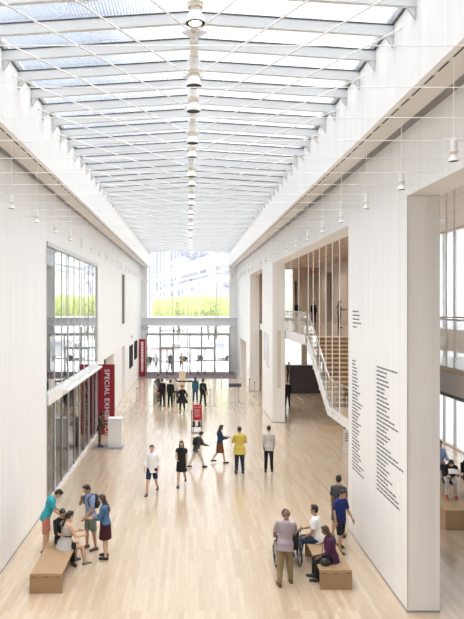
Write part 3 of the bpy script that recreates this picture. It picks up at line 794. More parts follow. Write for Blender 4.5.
        for q, (o, L_) in enumerate(((.028, .072), (.010, .082), (-.009, .076), (-.027, .060))):
            a = wr+d*.08*k+th*o*k; c1 = a+(d*.88+n*.3).normalized()*L_*.55*k; c2 = c1+(d*.62+n*.75).normalized()*L_*.5*k
            body.cap(a, .0095*k, c1, .0088*k, 8); body.cap(c1, .0088*k, c2, .0075*k, 8)
        a = wr+d*.02*k+th*.025*k; c1 = a+(d*.6+th*.75+n*.2).normalized()*.045*k; c2 = c1+(d*.9+th*.25+n*.3).normalized()*.032*k
        body.cap(a, .014*k, c1, .011*k, 8); body.cap(c1, .011*k, c2, .009*k, 8)
    body.build('body', SKINS[skin], t, True, vox)
    # face details
    for s in (1, -1): MB().ball(hd(s*.028, .0775, .012), (.011*k, .007*k, .007*k), H, 8).build('eye', EYE, t, True)
    MB().ball(hd(0, .088, -.052), (.02*k, .006*k, .005*k), H, 8).build('mouth', LIP, t, True)
    # hair
    hm = hairmat or HB
    if hair:
        mb = MB()
        if hair == 'balding':
            mb.ball(hd(0, -.03, -.015), (.078*k, .078*k, .055*k), H, 16)
        else:
            mb.ball(hd(0, -.022, .028), (.083*k, .092*k, .098*k), H, 18); mb.ball(hd(0, -.045, -.015), (.077*k, .062*k, .07*k), H, 14)
            mb.ball(hd(0.01, .03, .095), (.06*k, .05*k, .03*k), H, 12)
        if hair in ('long', 'loose'):
            for s in (1, -1): mb.cap(hd(s*.058, -.02, .02), .034*k, hd(s*.068, -.03, -.14), .030*k, 10)
            mb.loft([(hd(0, -.04, .03), H@V((.085*k, 0, 0)), H@V((0, .05*k, 0))), (hd(0, -.06, -.10), H@V((.088*k, 0, 0)), H@V((0, .042*k, 0))), (sp_(.42, 0, -.115*b), T@V((.09*k, 0, 0)), T@V((0, .035*k, 0))), (sp_(.33, 0, -.125*b), T@V((.05*k, 0, 0)), T@V((0, .02*k, 0)))], 14)
        if hair == 'ponytail':
            mb.ball(hd(0, -.11, .03), .035*k, seg=10); mb.cap(hd(0, -.115, .03), .03*k, sp_(.48, 0, -.12*b), .033*k, 10); mb.cap(sp_(.48, 0, -.12*b), .033*k, sp_(.34, .01, -.13*b), .014*k, 10)
        if hair == 'bun': mb.ball(hd(0, -.10, .075), .045*k, seg=12)
        if hair == 'curly':
            rnd = random.Random(3)
            for _ in range(46):
                v = V((rnd.gauss(0, 1), rnd.gauss(0, 1), rnd.gauss(0, 1))).normalized()
                if v.y > .35 and v.z < .45: continue
                if v.z < -.8: continue
                mb.ball(hd(v.x*.095, -.02+v.y*.10, .02+v.z*.105), .03*k, seg=8)
        mb.build('hair', hm, t, True, .009 if vox < .012 else .014)
    # top
    if top:
        inf = .017
        rs = [(f, rx, ry, oy) for f, rx, ry, oy in rings if f > max(hem+.02, -.05) and f < .53]
        bx = .165*b if hem < .08 else .14*b
        rs = [(hem, (.158*b if hem > -.12 else .165*b), .118*b+belly*.3, -.005)]+rs
        if not strapless: rs += [(.535, .085, .07, -.018), (.55, .062, .06, -.018)]
        else: rs = [r for r in rs if r[0] < .46]
        mb = MB(); mb.loft(ringset(rs, inf, topflare), 22)
        if strapless:
            for s in (1, -1): mb.cap(sp_(.43, s*.07, -.11*b), .016*k, sp_(.51, s*.075, -.04), .016*k, 8)
        for sh, elb, wr, s in AR:
            if sleeve <= 0: continue
            mb.ball(sh, .060*k*b, seg=12)
            if sleeve <= 1: mb.cone(sh, .060*k*b, sh.lerp(elb, sleeve), .060*k*b, 14)
            else:
                mb.cone(sh, .060*k*b, elb, .052*k*b, 14); mb.ball(elb, .052*k*b, seg=12); mb.cone(elb, .051*k*b, elb.lerp(wr, sleeve-1), .040*k, 12)
        mb.build('shirt' if not skirt or hem > -.15 else 'top', top, t, True, vox*1.1)
    if bottom:
        mb = MB(); mb.loft(ringset([(-.13, .11*b, .095*b, -.005), (-.08, .155*b, .11*b, -.01), (-.03, .16*b, .112*b, -.01), (.05, .155*b, .112*b, -.01), (.12, .138*b, .10*b, 0)], .012), 20)
        for hip, knee, ank, s in LG:
            mb.ball(hip, .10*k*b, seg=14)
            if legs_len <= 1: mb.cone(hip, .10*k*b, hip.lerp(knee, legs_len), .085*k*b, 16)
            else:
                mb.cone(hip, .10*k*b, knee, .068*k*b, 14); mb.ball(knee, .068*k*b, seg=12); mb.cone(knee, .067*k*b, knee.lerp(ank, min(.98, legs_len-1)), .056*k, 14)
        mb.build('trousers' if legs_len > 1.2 else 'shorts', bottom, t, True, vox*1.1)
    if skirt:
        m_, L_, fl = skirt; mb = MB()
        if seat is None:
            hc_ = (LG[0][1]+LG[1][1])/2
            w0 = ringset([(.10, .14*b, .105*b, 0), (.0, .16*b, .115*b, -.01)], .02); zz = PO.z-L_*k
            fr = (PO.z-zz)/max(.01, PO.z-hc_.z); cy = PO.y+(hc_.y-PO.y)*min(1, fr)
            w0.append((V((0, cy, zz)), V(((.17*b+fl)*k, 0, 0)), V((0, (.13*b+fl)*k, 0)))); mb.loft(w0, 22)
        else:
            mb.loft(ringset([(-.08, .16*b, .12*b, 0), (.10, .145*b, .11*b, 0)], .02), 20)
            for hip, knee, ank, s in LG: mb.ball(hip, .10*k*b, seg=14); mb.cone(hip, .10*k*b, hip.lerp(knee, min(1, L_/.45)), .09*k*b, 14)
        mb.build('skirt', m_, t, True, vox*1.1)
    if shoes:
        for hip, knee, ank, s in LG:
            zf = ank.z-.075*k; mb = MB()
            mb.cone((ank.x, ank.y-.015*k, zf+.04*k), .046*k, (ank.x+s*.012, ank.y+.145*k, zf+.032*k), .036*k, 12); mb.ball((ank.x+s*.012, ank.y+.15*k, zf+.032*k), (.048*k, .055*k, .032*k), seg=12); mb.ball((ank.x, ank.y-.03*k, zf+.042*k), (.042*k, .05*k, .042*k), seg=12)
            mb.box(ank.x-.045*k, ank.x+.045*k, ank.y-.075*k, ank.y+.19*k, zf+.002, zf+.02*k, .008)
            mb.build('shoe', shoes, t, True, .009 if vox < .012 else .014)
    for f in extras: f(t, dict(k=k, hd=hd, sp=sp_, AR=AR, LG=LG, T=T, H=H, b=b))
    return t, dict(k=k, hd=hd, sp=sp_, AR=AR, LG=LG, T=T, H=H, b=b)
def backpack(m):
    def f(t, a):
        k = a['k']; mb = MB(); c = a['sp'](.30, 0, -.19*a['b']); mb.ball(c, (.14*k, .075*k, .20*k), a['T'], 16); mb.ball(c+Vector((0, -.05*k, -.05*k)), (.10*k, .05*k, .10*k), a['T'], 12)
        mb.build('backpack', m, t, True, .012)
        for s in (1, -1):
            mb = MB(); pts = [a['sp'](.46, s*.10, -.14*a['b']), a['sp'](.55, s*.105, -.02), a['sp'](.45, s*.11, .125*a['b']), a['sp'](.28, s*.14, .10*a['b']), a['sp'](.18, s*.15, -.06)]
            for p, q in zip(pts, pts[1:]): mb.cap(p, .018*k, q, .018*k, 8)
            mb.build('strap', m, t, True)
    return f
def bag(m, s=1, z=.0, dy=0.0, size=(.05, .15, .11)):
    def f(t, a):
        k = a['k']; mb = MB(); c = a['sp'](z, s*.25*a['b'], dy)
        mb.ball(c, (size[0]*k, size[1]*k, size[2]*k), None, 14); mb.build('shoulder_bag', m, t, True)
        mb = MB(); pts = [c+Vector((0, .08*k, .05*k)), a['sp'](.36, -s*.02, .15*a['b']), a['sp'](.55, -s*.08, .0), a['sp'](.36, -s*.02, -.14*a['b']), c+Vector((0, -.08*k, .05*k))]
        for p, q in zip(pts, pts[1:]): mb.cap(p, .010*k, q, .010*k, 6)
        mb.build('bag_strap', m, t, True)
    return f
def belt(m, f0=.20, w=.03):
    def f(t, a):
        b = a['b']; k = a['k']; T = a['T']
        mb = MB(); mb.loft([(a['sp'](f0, 0, .01), T@Vector(((.132*b+.024)*k, 0, 0)), T@Vector((0, (.098*b+.024)*k, 0))), (a['sp'](f0+w, 0, .01), T@Vector(((.134*b+.024)*k, 0, 0)), T@Vector((0, (.10*b+.024)*k, 0)))], 22)
        mb.build('sash', m, t, True)
    return f

BLK = cloth('black', (.018, .018, .020)); NAVY = cloth('navy', (.02, .03, .07)); DENIM = cloth('denim', (.03, .055, .10)); WT = cloth('white', (.80, .80, .80), var=.03); KHAKI = cloth('khaki', (.25, .185, .11))
TEAL = cloth('turquoise', (.04, .34, .42)); SALMON = cloth('salmon', (.48, .20, .15)); LBLUE = cloth('light blue', (.25, .33, .50)); SAGE = cloth('sage green', (.17, .21, .17)); DBLUE = cloth('denim blue', (.07, .15, .27))
LAV = cloth('lavender', (.33, .275, .30)); PURP = cloth('purple', (.07, .022, .06)); BLUE = cloth('royal blue', (.018, .03, .13)); YEL = cloth('yellow', (.60, .47, .10)); GREYL = cloth('pale grey', (.55, .53, .50)); GREYD = cloth('charcoal', (.07, .07, .08)); MAROON = cloth('maroon', (.05, .015, .02)); TANC = cloth('tan', (.45, .36, .27)); OLIVE = cloth('brown olive', (.10, .08, .055))
SH_B = mat('black leather', (.02, .02, .02), .4); SH_BR = mat('brown leather', (.12, .06, .03), .45); SH_W = mat('white trainer', (.6, .6, .6), .5); SH_R = mat('red trainer', (.5, .03, .05), .5); SH_G = mat('grey sandal', (.10, .09, .08), .6)
# striped tank top
def stripes():
    m = mat('striped knit', (.5, .5, .48), .85); nt = m.node_tree; b = nt.nodes['Principled BSDF']
    tc = nt.nodes.new('ShaderNodeTexCoord'); wv = nt.nodes.new('ShaderNodeTexWave'); wv.bands_direction = 'Z'; wv.inputs['Scale'].default_value = 14; wv.inputs['Distortion'].default_value = .5
    cr = nt.nodes.new('ShaderNodeValToRGB'); cr.color_ramp.elements[0].color = (.30, .29, .28, 1); cr.color_ramp.elements[1].color = (.66, .64, .60, 1)
    nt.links.new(tc.outputs['Object'], wv.inputs['Vector']); nt.links.new(wv.outputs['Fac'], cr.inputs[0]); nt.links.new(cr.outputs[0], b.inputs['Base Color']); return m
STR = stripes()

STAND = ((0, 3, 3), (0, 3, 3)); WALK = ((22, 3, 6), (-16, 3, 22)); WALK2 = ((-16, 3, 22), (22, 3, 6))
DOWN = (3, 8, 12, 0)
# --- group at the near bench by the plain wall
person(0, 0, R(-78), 1.74, 'person in turquoise shirt and salmon shorts bending over the others at the bench', 'light', 'short', HB, TEAL, .75, -.10, SALMON, .95, None, SH_B, lean=20, head=(38, 5), arms=((18, 8, 35, 15), (16, 8, 40, 15)), legs=((-2, 4, 4), (6, 4, 8)), loc=(-3.72, 16.9, 0), vox=.009)
person(0, 0, R(-150), 1.74, 'person in black seated at the far end of the bench reading a leaflet', 'tan', 'short', HB, BLK, 1.6, -.08, BLK, 2, None, SH_B, lean=3, head=(26, 0), seat=.44, legs=((84, 8, 84), (84, 8, 84)), arms=((30, 6, 65, 8), (30, 6, 65, 8)), loc=(-3.2, 16.28, 0), vox=.009)
person(0, 0, R(-55), 1.72, 'person with dark ponytail, striped tank top and black shorts seated on the bench', 'light', 'ponytail', HB, STR, 0, -.13, BLK, .55, None, SH_G, lean=9, head=(14, 10), seat=.44, legs=((78, 10, 70), (80, 8, 92)), arms=((26, 12, 55, 14), (22, 8, 70, 18)), loc=(-3.04, 15.95, 0), vox=.009, bulk=1.08, strapless=True, topflare=.25, extras=(belt(BLK),))
person(0, 0, R(128), 1.76, 'person in light blue shirt and sage shorts standing with one hand raised to the chin', 'tan', 'short', HB, LBLUE, .8, -.10, SAGE, .95, None, SH_BR, lean=4, head=(22, 0), legs=((6, 4, 8), (-4, 4, 2)), arms=((42, 6, 128, 34), (12, 12, 30, 10)), loc=(-2.58, 17.05, 0), vox=.009, extras=(backpack(GREYD),))
person(0, 0, R(82), 1.64, 'person with long dark hair, blue denim shirt and dark skirt standing by the bench', 'light', 'long', HBR, DBLUE, 1.75, -.14, None, 2, (MAROON, .38, .03), SH_B, lean=3, head=(16, 0), legs=((2, 3, 3), (-2, 3, 3)), arms=((18, 8, 62, 12), (20, 8, 66, 12)), loc=(-2.12, 16.45, 0), vox=.009, bulk=1.08)
# leaflet
lf = MB(); lf.sheet([[(-.15, -.10, 0), (-.15, .10, 0)], [(0, -.10, .02), (0, .10, .02)], [(.15, -.10, 0), (.15, .10, 0)]], .002)
o = lf.build('leaflet', mat('white paper', (.82, .82, .80), .7)); o.location = (-3.02, 16.02, 1.05); o.rotation_euler = (R(40), 0, R(-150)); tag(o, 'open white leaflet held by the person in black on the bench', 'leaflet')
# --- group at the other bench
person(0, 0, R(4), 1.72, 'bald person in lavender shirt and khaki trousers standing behind the wheelchair', 'brown', None, HG, LAV, .85, -.13, KHAKI, 2, None, SH_BR, lean=12, side=6, head=(22, -8), legs=((8, 5, 8), (-8, 5, 4)), arms=((28, 10, 28, 4), (28, 10, 28, 4)), loc=(2.20, 14.92, 0), vox=.009, bulk=1.18, belly=.03)
person(0, 0, R(2), 1.62, 'dark-haired person sitting in the wheelchair, seen from behind', 'brown', 'curly', HB, WT, .7, -.08, BLK, 2, None, SH_B, lean=2, head=(4, 0), seat=.52, legs=((80, 5, 70), (80, 5, 70)), arms=((24, 14, 62, 4), (24, 14, 62, 4)), loc=(2.38, 15.95, 0), vox=.009)
person(0, 0, R(70), 1.78, 'dark-haired person in white T-shirt and jeans seated on the far end of the bench', 'tan', 'short', HB, WT, .7, -.10, DENIM, 1.95, None, SH_W, lean=6, head=(2, 0), seat=.44, legs=((82, 8, 78), (84, 8, 82)), arms=((20, 10, 55, 14), (10, 10, 40, 10)), loc=(3.22, 16.35, 0), vox=.009, bulk=1.05)
person(0, 0, R(84), 1.62, 'person in purple blouse and black trousers sitting on the near end of the bench', 'brown', 'long', HBR, PURP, 1.7, -.12, BLK, 2, None, SH_B, lean=10, head=(22, 0), seat=.44, legs=((80, 6, 74), (82, 6, 84)), arms=((-6, 22, 10, 0), (14, 10, 40, 12)), loc=(3.33, 15.12, 0), vox=.009, bulk=1.22, belly=.02, extras=(bag(SH_B, -1, .02, .20, (.07, .14, .10)),))
person(0, 0, R(-150), 1.66, 'person in royal blue T-shirt and black shorts walking beside the list-covered wall', 'tan', 'short', HB, BLUE, .8, -.13, BLK, 1.0, None, SH_B, lean=4, head=(16, 0), legs=((16, 4, 14), (-12, 4, 8)), arms=((-8, 10, 20, 0), (14, 10, 25, 0)), loc=(3.95, 16.95, 0), vox=.009)
person(0, 0, R(-20), 1.74, 'person in dark grey T-shirt and dark shorts just behind the royal blue T-shirt', 'tan', 'short', HB, GREYD, .8, -.13, GREYD, 1.0, None, SH_B, lean=2, head=(8, 0), legs=((8, 4, 10), (-8, 4, 8)), arms=(DOWN, DOWN), loc=(4.12, 17.9, 0), vox=.009)
# --- walking people in the middle
person(152, 493.5, R(172), 1.74, 'person in white shirt and navy shorts walking across the open floor', 'light', 'short', HBR, WT, 1.5, -.14, NAVY, .85, None, SH_G, legs=WALK, arms=((14, 12, 20, 0), (-10, 12, 30, 0)))
person(181.5, 486.5, R(175), 1.66, 'person with dark hair in short black dress walking on the open floor', 'light', 'long', HBR, BLK, .4, -.12, None, 2, (BLK, .34, .04), SH_B, legs=((10, 2, 4), (-14, 2, 30)), arms=((20, 8, 60, 14), DOWN))
person(196.5, 467.5, R(-60), 1.52, 'person in charcoal jacket and pale trousers stooping forward behind the red stand', 'light', 'short', HB, GREYD, 1.9, -.14, GREYL, 2, None, SH_B, lean=18, head=(12, 0), legs=((26, 4, 10), (-18, 4, 14)), arms=((30, 8, 40, 8), (24, 8, 40, 8)), extras=(backpack(BLK),))
person(220, 463, R(-75), 1.60, 'person in blue denim jacket and brown skirt checking a phone', 'light', 'long', HBR, DENIM, 1.9, -.06, None, 2, (cloth('rust brown', (.16, .06, .035)), .42, .05), SH_B, legs=((16, 2, 6), (-14, 2, 20)), arms=((26, 8, 70, 12), (22, 8, 70, 12)), head=(20, 0))
person(239.6, 473, R(6), 1.80, 'person in loose yellow shirt and dark jeans standing with their back turned', 'light', 'short', HBR, YEL, .95, -.20, cloth('dark jeans', (.03, .045, .075)), 2, None, SH_B, head=(14, 0), arms=((22, 12, 60, 20), (22, 12, 60, 20)), bulk=1.14, belly=.03, topflare=.12)
person(268.8, 471.5, R(-10), 1.80, 'person in pale grey shirt and black trousers standing with their back turned', 'light', 'short', HBR, GREYL, 1.55, -.12, BLK, 2, None, SH_B, legs=((5, 2, 6), (-5, 2, 4)), arms=((6, 12, 30, 6), (4, 10, 12, 0)))
person(0, 0, R(-82), 1.62, 'person in brown olive uniform standing behind the white podium', 'brown', 'bun', HB, OLIVE, 1.95, -.14, OLIVE, 2, None, SH_B, lean=6, head=(18, 0), arms=((22, 8, 60, 12), (22, 8, 60, 12)), loc=(-4.02, 29.3, .012))
# --- far group near the entrance
FV = .014
person(155, 405.4, R(-60), 1.62, 'person in pale shirt and tan trousers at the edge of the entrance group', 'light', 'short', HBR, GREYL, .8, -.12, TANC, 2, None, SH_W, vox=FV)
person(158.2, 401, R(-120), 1.82, 'tall dark-haired person standing behind the pale-shirted one near the entrance', 'tan', 'short', HB, GREYD, 1.9, -.12, GREYD, 2, None, SH_B, vox=FV)
person(162.4, 406.2, R(30), 1.78, 'person all in black in the middle of the entrance group', 'light', 'short', HB, BLK, 1.9, -.12, BLK, 2, None, SH_B, vox=FV)
person(167, 401.5, R(170), 1.66, 'person in white top half hidden between two people in black', 'light', 'short', HBR, WT, .8, -.12, TANC, 2, None, SH_W, vox=FV)
person(170.3, 406.2, R(-20), 1.70, 'person in black coat beside the half-hidden white top', 'light', 'short', HB, BLK, 1.9, -.16, BLK, 2, None, SH_B, vox=FV, bulk=1.1)
person(175.6, 401, R(160), 1.55, 'person in grey standing just behind the group near the entrance', 'light', 'long', HBR, GREYL, 1.9, -.14, GREYD, 2, None, SH_B, vox=FV)
person(182.2, 411.8, R(178), 1.66, 'person with big curly hair in a flared black cape walking away from the entrance', 'light', 'curly', HCB, BLK, 1.9, -.30, BLK, 1.9, None, SH_B, vox=FV, legs=WALK, arms=((18, 26, 30, 0), (18, 26, 30, 0)), topflare=.45, bulk=1.08, extras=(bag(SH_B, 1, .08),))
person(195.3, 401.8, R(-10), 1.70, 'person in teal top and purple trousers with back turned near the entrance', 'light', 'long', HBR, cloth('deep teal', (.02, .12, .16)), 1.9, -.14, cloth('violet', (.05, .04, .14)), 2, None, SH_B, vox=FV)
person(203, 406, R(-20), 1.76, 'person in black carrying a pale bag beside the metal post', 'light', 'short', HB, BLK, 1.9, -.14, BLK, 2, None, SH_B, vox=FV, legs=((10, 3, 8), (-10, 3, 10)), extras=(bag(TANC, 1, -.10, 0, (.07, .16, .16)),))
# --- outside the glass
for px, Y, h, rz, cl, cb, lab in ((149.8, 63.3, 1.66, 180, GREYD, TANC, 'person in grey top and tan skirt outside the glass doors'), (156, 63.4, 1.70, 150, GREYL, GREYD, 'person in pale grey top outside the glass doors'),
                                (170.2, 63.5, 1.78, 185, GREYD, NAVY, 'person in charcoal top facing in from outside the glass doors'), (181.3, 63.6, 1.74, 200, TANC, GREYD, 'person in tan top with raised arms outside the glass doors'), (231, 63.4, 1.7, 90, MAROON, BLK, 'person in dark maroon waiting outside at the edge of the doors')):
    person(0, 0, R(rz), h, lab, 'tan', 'short', HBR, cl, 1.2, -.12, cb, 2 if px != 149.8 else .9, None, SH_B, vox=FV, loc=((px-VX)*Y/F, Y, 0), arms=((30, 20, 100, 10), (30, 20, 100, 10)) if px == 181.3 else ((8, 12, 20, 0), (8, 12, 20, 0)))
# --- hall and gallery
person(0, 0, R(170), 1.76, 'dark figure in black standing on the hall floor next to the second pier', 'tan', 'short', HB, BLK, 1.9, -.14, BLK, 2, None, SH_B, vox=FV, loc=(6.12, 40.4, 0))
person(0, 0, R(200), 1.72, 'dark figure far back in the hall near the bright windows', 'tan', 'short', HB, GREYD, 1.9, -.14, BLK, 2, None, SH_B, vox=FV, loc=(8.3, 54, 0))
person(0, 0, R(-90), 1.70, 'dark-haired person in grey top leaning on the gallery near the rods', 'tan', 'long', HB, cloth('slate', (.16, .16, .20)), 1.9, -.14, BLK, 2, None, SH_B, vox=FV, loc=(9.2, 39.8, 5.0), arms=((30, 10, 60, 10), (30, 10, 60, 10)))
person(0, 0, R(180), 1.72, 'dark-clothed person on the gallery in front of the beige end wall', 'tan', 'short', HB, BLK, 1.9, -.14, BLK, 2, None, SH_B, vox=FV, loc=(9.4, 49, 5.0))
person(0, 0, R(180), 1.72, 'dark-clothed person on the gallery by the narrow dark doorway', 'tan', 'short', HB, BLK, 1.9, -.14, BLK, 2, None, SH_B, vox=FV, loc=(9.75, 58.6, 5.0))
# --- seated beyond the nearest pier
person(0, 0, R(165), 1.66, 'person with dark hair in black top, pale trousers and red shoes reading on the plinth', 'light', 'long', HB, BLK, 1.9, -.10, GREYL, 2, None, SH_R, lean=34, head=(34, 0), seat=.46, legs=((86, 6, 66), (80, 6, 92)), arms=((34, 6, 62, 12), (34, 6, 62, 12)), loc=(8.02, 20.0, .55), vox=.010)
person(0, 0, R(190), 1.74, 'person in light blue shirt seated at the back of the plinth', 'tan', 'short', HB, LBLUE, 1.9, -.10, GREYD, 2, None, SH_B, lean=0, head=(12, 0), seat=.46, legs=((86, 6, 76), (84, 6, 80)), arms=((30, 8, 52, 8), (26, 8, 55, 8)), loc=(8.32, 21.6, .55), vox=.010)
person(0, 0, R(170), 1.70, 'person in black seated on the plinth next to the red shoes', 'tan', 'short', HB, BLK, 1.9, -.10, BLK, 2, None, SH_B, lean=18, head=(28, 0), seat=.46, legs=((86, 6, 76), (84, 6, 80)), arms=((34, 6, 62, 12), (34, 6, 62, 12)), loc=(8.75, 20.3, .55), vox=.010)
mb = MB(); mb.sheet([[(-.14, -.10, 0), (-.14, .10, 0)], [(0, -.10, .02), (0, .10, .02)], [(.14, -.10, 0), (.14, .10, 0)]], .003)
o = mb.build('magazine', MATS['white paper']); o.location = (7.93, 19.50, 1.40); o.rotation_euler = (R(-35), 0, R(165)); tag(o, 'white magazine held by the reader in red shoes', 'magazine')

# ---------------------------------------------------------------- wheelchair
wc = empty('wheelchair', (2.42, 15.98, 0), R(2), label='black wheelchair with the dark-haired person sitting in it', cat='wheelchair')
TY = mat('black rubber', (.02, .02, .02), .7)
for s in (1, -1):
    mb = MB(); R0 = .30
    for i in range(32):
        a, b_ = 2*math.pi*i/32, 2*math.pi*(i+1)/32
        mb.cyl((s*.29, R0*math.cos(a), .305+R0*math.sin(a)), (s*.29, R0*math.cos(b_), .305+R0*math.sin(b_)), .014, 8)
    wh = mb.build('large_wheel', TY, wc, True)
    mb = MB()
    for i in range(12):
        a = 2*math.pi*i/12; mb.cyl((s*.29, 0, .305), (s*.29, .29*math.cos(a), .305+.29*math.sin(a)), .004, 5)
    mb.cyl((s*.26, 0, .305), (s*.31, 0, .305), .03, 12); mb.build('spoked_hub', STEEL, wh)
    mb = MB()
    for i in range(24):
        a, b_ = 2*math.pi*i/24, 2*math.pi*(i+1)/24
        mb.cyl((s*.325, .25*math.cos(a), .305+.25*math.sin(a)), (s*.325, .25*math.cos(b_), .305+.25*math.sin(b_)), .008, 6)
    mb.build('hand_rim', STEEL, wh)
    mb = MB(); mb.cyl((s*.24-.015, .42, .08), (s*.24+.015, .42, .08), .08, 18); mb.build('caster', TY, wc, True)
    mb = MB(); mb.cyl((s*.24, -.20, .2), (s*.24, -.20, .95), .013, 8); mb.cyl((s*.24, -.20, .95), (s*.24, -.32, .97), .013, 8); mb.cyl((s*.24, -.2, .44), (s*.24, .40, .44), .013, 8); mb.cyl((s*.24, -.2, .22), (s*.24, .42, .22), .013, 8)
    mb.cyl((s*.24, .40, .44), (s*.22, .58, .12), .013, 8); mb.cyl((s*.24, .42, .44), (s*.24, .42, .16), .013, 8); mb.build('side_frame', STEEL, wc)
    mb = MB(); mb.box(s*.25-.03, s*.25+.03, -.14, .22, .66, .69, .008); mb.cyl((s*.25, .15, .44), (s*.25, .15, .66), .011, 8); mb.build('armrest', BLACK, wc)
    mb = MB(); mb.cyl((s*.24, -.32, .97), (s*.24, -.42, .97), .018, 10); mb.build('push_handle', TY, wc)
    MB().box(s*.13-.08, s*.13+.08, .56, .70, .10, .12).build('footrest', STEEL, wc)
MB().box(-.235, .235, -.19, .26, .44, .50, .01).build('seat', BLACK, wc); MB().box(-.235, .235, -.225, -.19, .50, .92, .01).build('backrest', BLACK, wc)

# ---------------------------------------------------------------- red brochure stand and entrance furniture
ks = empty('brochure_stand', (.42, 32.6, 0), label='red information panel on a dark stand in the middle of the floor', cat='stand')
MB().box(-.22, .23, -.03, .03, .62, 1.40, .004).build('red_panel', REDBRIGHT, ks)
mb = MB(); mb.box(-.17, .18, -.035, -.03, 1.27, 1.30)
for i in range(7): mb.box(-.16, .10+.05*((i*7) % 3)/2, -.035, -.03, 1.16-.06*i, 1.18-.06*i)
mb.build('lettering', mat('pale pink print', (.75, .45, .45), .6), ks)
MB().box(-.30, -.26, -.2, .2, .02, 1.15, .004).build('side_panel', BLACK, ks)
mb = MB(); mb.box(-.26, .22, -.16, .16, .02, .06); mb.build('base', STEEL, ks)
MB().box(-.26, .22, -.12, .14, .30, .34).build('shelf', BLACK, ks)
for x, m_ in ((-.18, BLACK), (-.04, WT), (.1, BLACK)): MB().box(x-.06, x+.06, -.13, -.05, .34, .58).build('brochure_pocket', m_, ks)
mb = MB(); mb.box(.20, .23, -.02, .02, .02, .66); mb.box(-.22, -.19, -.02, .02, .02, .66); mb.build('leg', BLACK, ks)
# stanchions
def stanchion(x, y, lab, h=1.0):
    t = empty('stanchion', (x, y, 0), label=lab, cat='stanchion')
    MB().lathe([(.17, .001), (.17, .015), (.03, .035)], seg=20).build('base', STEEL, t); MB().cyl((0, 0, .02), (0, 0, h), .03, 12).build('post', STEEL, t); MB().cyl((0, 0, h-.08), (0, 0, h), .04, 12).build('belt_head', BLACK, t)
for px, fy, lab in ((137, 403, 'slender metal stanchion on its own near the plain wall'), (210, 405, 'metal stanchion beside the person carrying a pale bag'), (238.3, 402.3, 'metal stanchion under the tilted dark board'), (188, 395, 'metal stanchion in front of the long dark counter'), (221.5, 388, 'small metal stanchion out on the floor ahead of the mat'), (249.5, 392, 'pale stanchion standing by the pier edge'), (254.5, 396, 'dark stanchion close in front of the pier')):
    Y = CAMZ*F/(fy-VY); stanchion((px-VX)*Y/F, Y, lab)
bd = empty('lectern_board', ((235-VX)*42.0/F, 42.0, 0), label='tilted dark reading board on a single post before the entrance', cat='sign')
mb = MB(); mb.prism([(-.15, 1.12), (.15, 1.28), (.15, 1.32), (-.15, 1.16)], -.40, .40, 'X'); mb.build('board', BLACK, bd)
MB().box(-.02, .02, .0, .04, 0, 1.2).build('post', STEEL, bd); MB().box(-.2, .2, -.15, .15, .001, .015).build('base', STEEL, bd)
ct = empty('welcome_counter', ((184-VX)*45.5/F, 45.5, 0), label='long narrow counter with dark top behind the entrance group', cat='counter')
MB().box(-.64, .64, -.2, .2, 1.02, 1.10, .005).build('counter_top', BLACK, ct)
for x in (-.58, .58): MB().box(x-.025, x+.025, -.15, .15, 0, 1.02).build('leg', STEEL, ct)
px_ = empty('pale_pedestal', ((182.2-VX)*52/F, 52, 0), label='pale boxy pedestal standing before the entrance mat', cat='pedestal')
MB().box(-.26, .26, -.2, .2, 0, 1.12, .01).build('body', CREAM, px_); MB().box(-.28, .28, -.22, .22, 1.12, 1.16).build('top', WHITE, px_)

# ---------------------------------------------------------------- outside
EXT = mat('pale concrete', (.74, .73, .71), .8, var=.04, vscale=.5)
struct(MB().box(-250, 250, -60, 400, -.6, -.32).build('ground', EXT)); struct(MB().box(-40, 60, YE+.3, 140, -.32, 0).build('ground_plaza', EXT))
def hedge_mat():
    m = mat('fresh green hedge', (.50, .56, .22), .9, var=.45, vscale=1.6, bump=.6); return m
HM = hedge_mat()
tw = empty('raised_planter', (0, 84, 0), label='long pale raised planter outside carrying the green hedge', cat='planter')
MB().box(-5, 16, 0, 4, 0, 4.75).build('wall_body', EXT, tw); MB().box(-5.1, 16.1, -.1, 4.1, 4.75, 4.95).build('coping', mat('white stone', (.82, .82, .80), .7), tw)
hg = MB(); rnd = random.Random(5)
xs_ = [-4.6+.42*i for i in range(48)]
for i, x in enumerate(xs_):
    hgt = 2.1+.5*min(1, (x+4.6)/4)+rnd.uniform(-.12, .12); dpt = rnd.uniform(-.12, .12)
    hg.ball((x, 86+dpt, 5.08+hgt/2), (.38, .6, hgt/2+.1), None, 8); hg.box(x-.25, x+.25, 85.6+dpt, 86.4, 4.95, 4.95+hgt*.93)
tag(hg.build('hedge', HM, None, True), 'bright green clipped hedge beyond the end window', 'hedge')
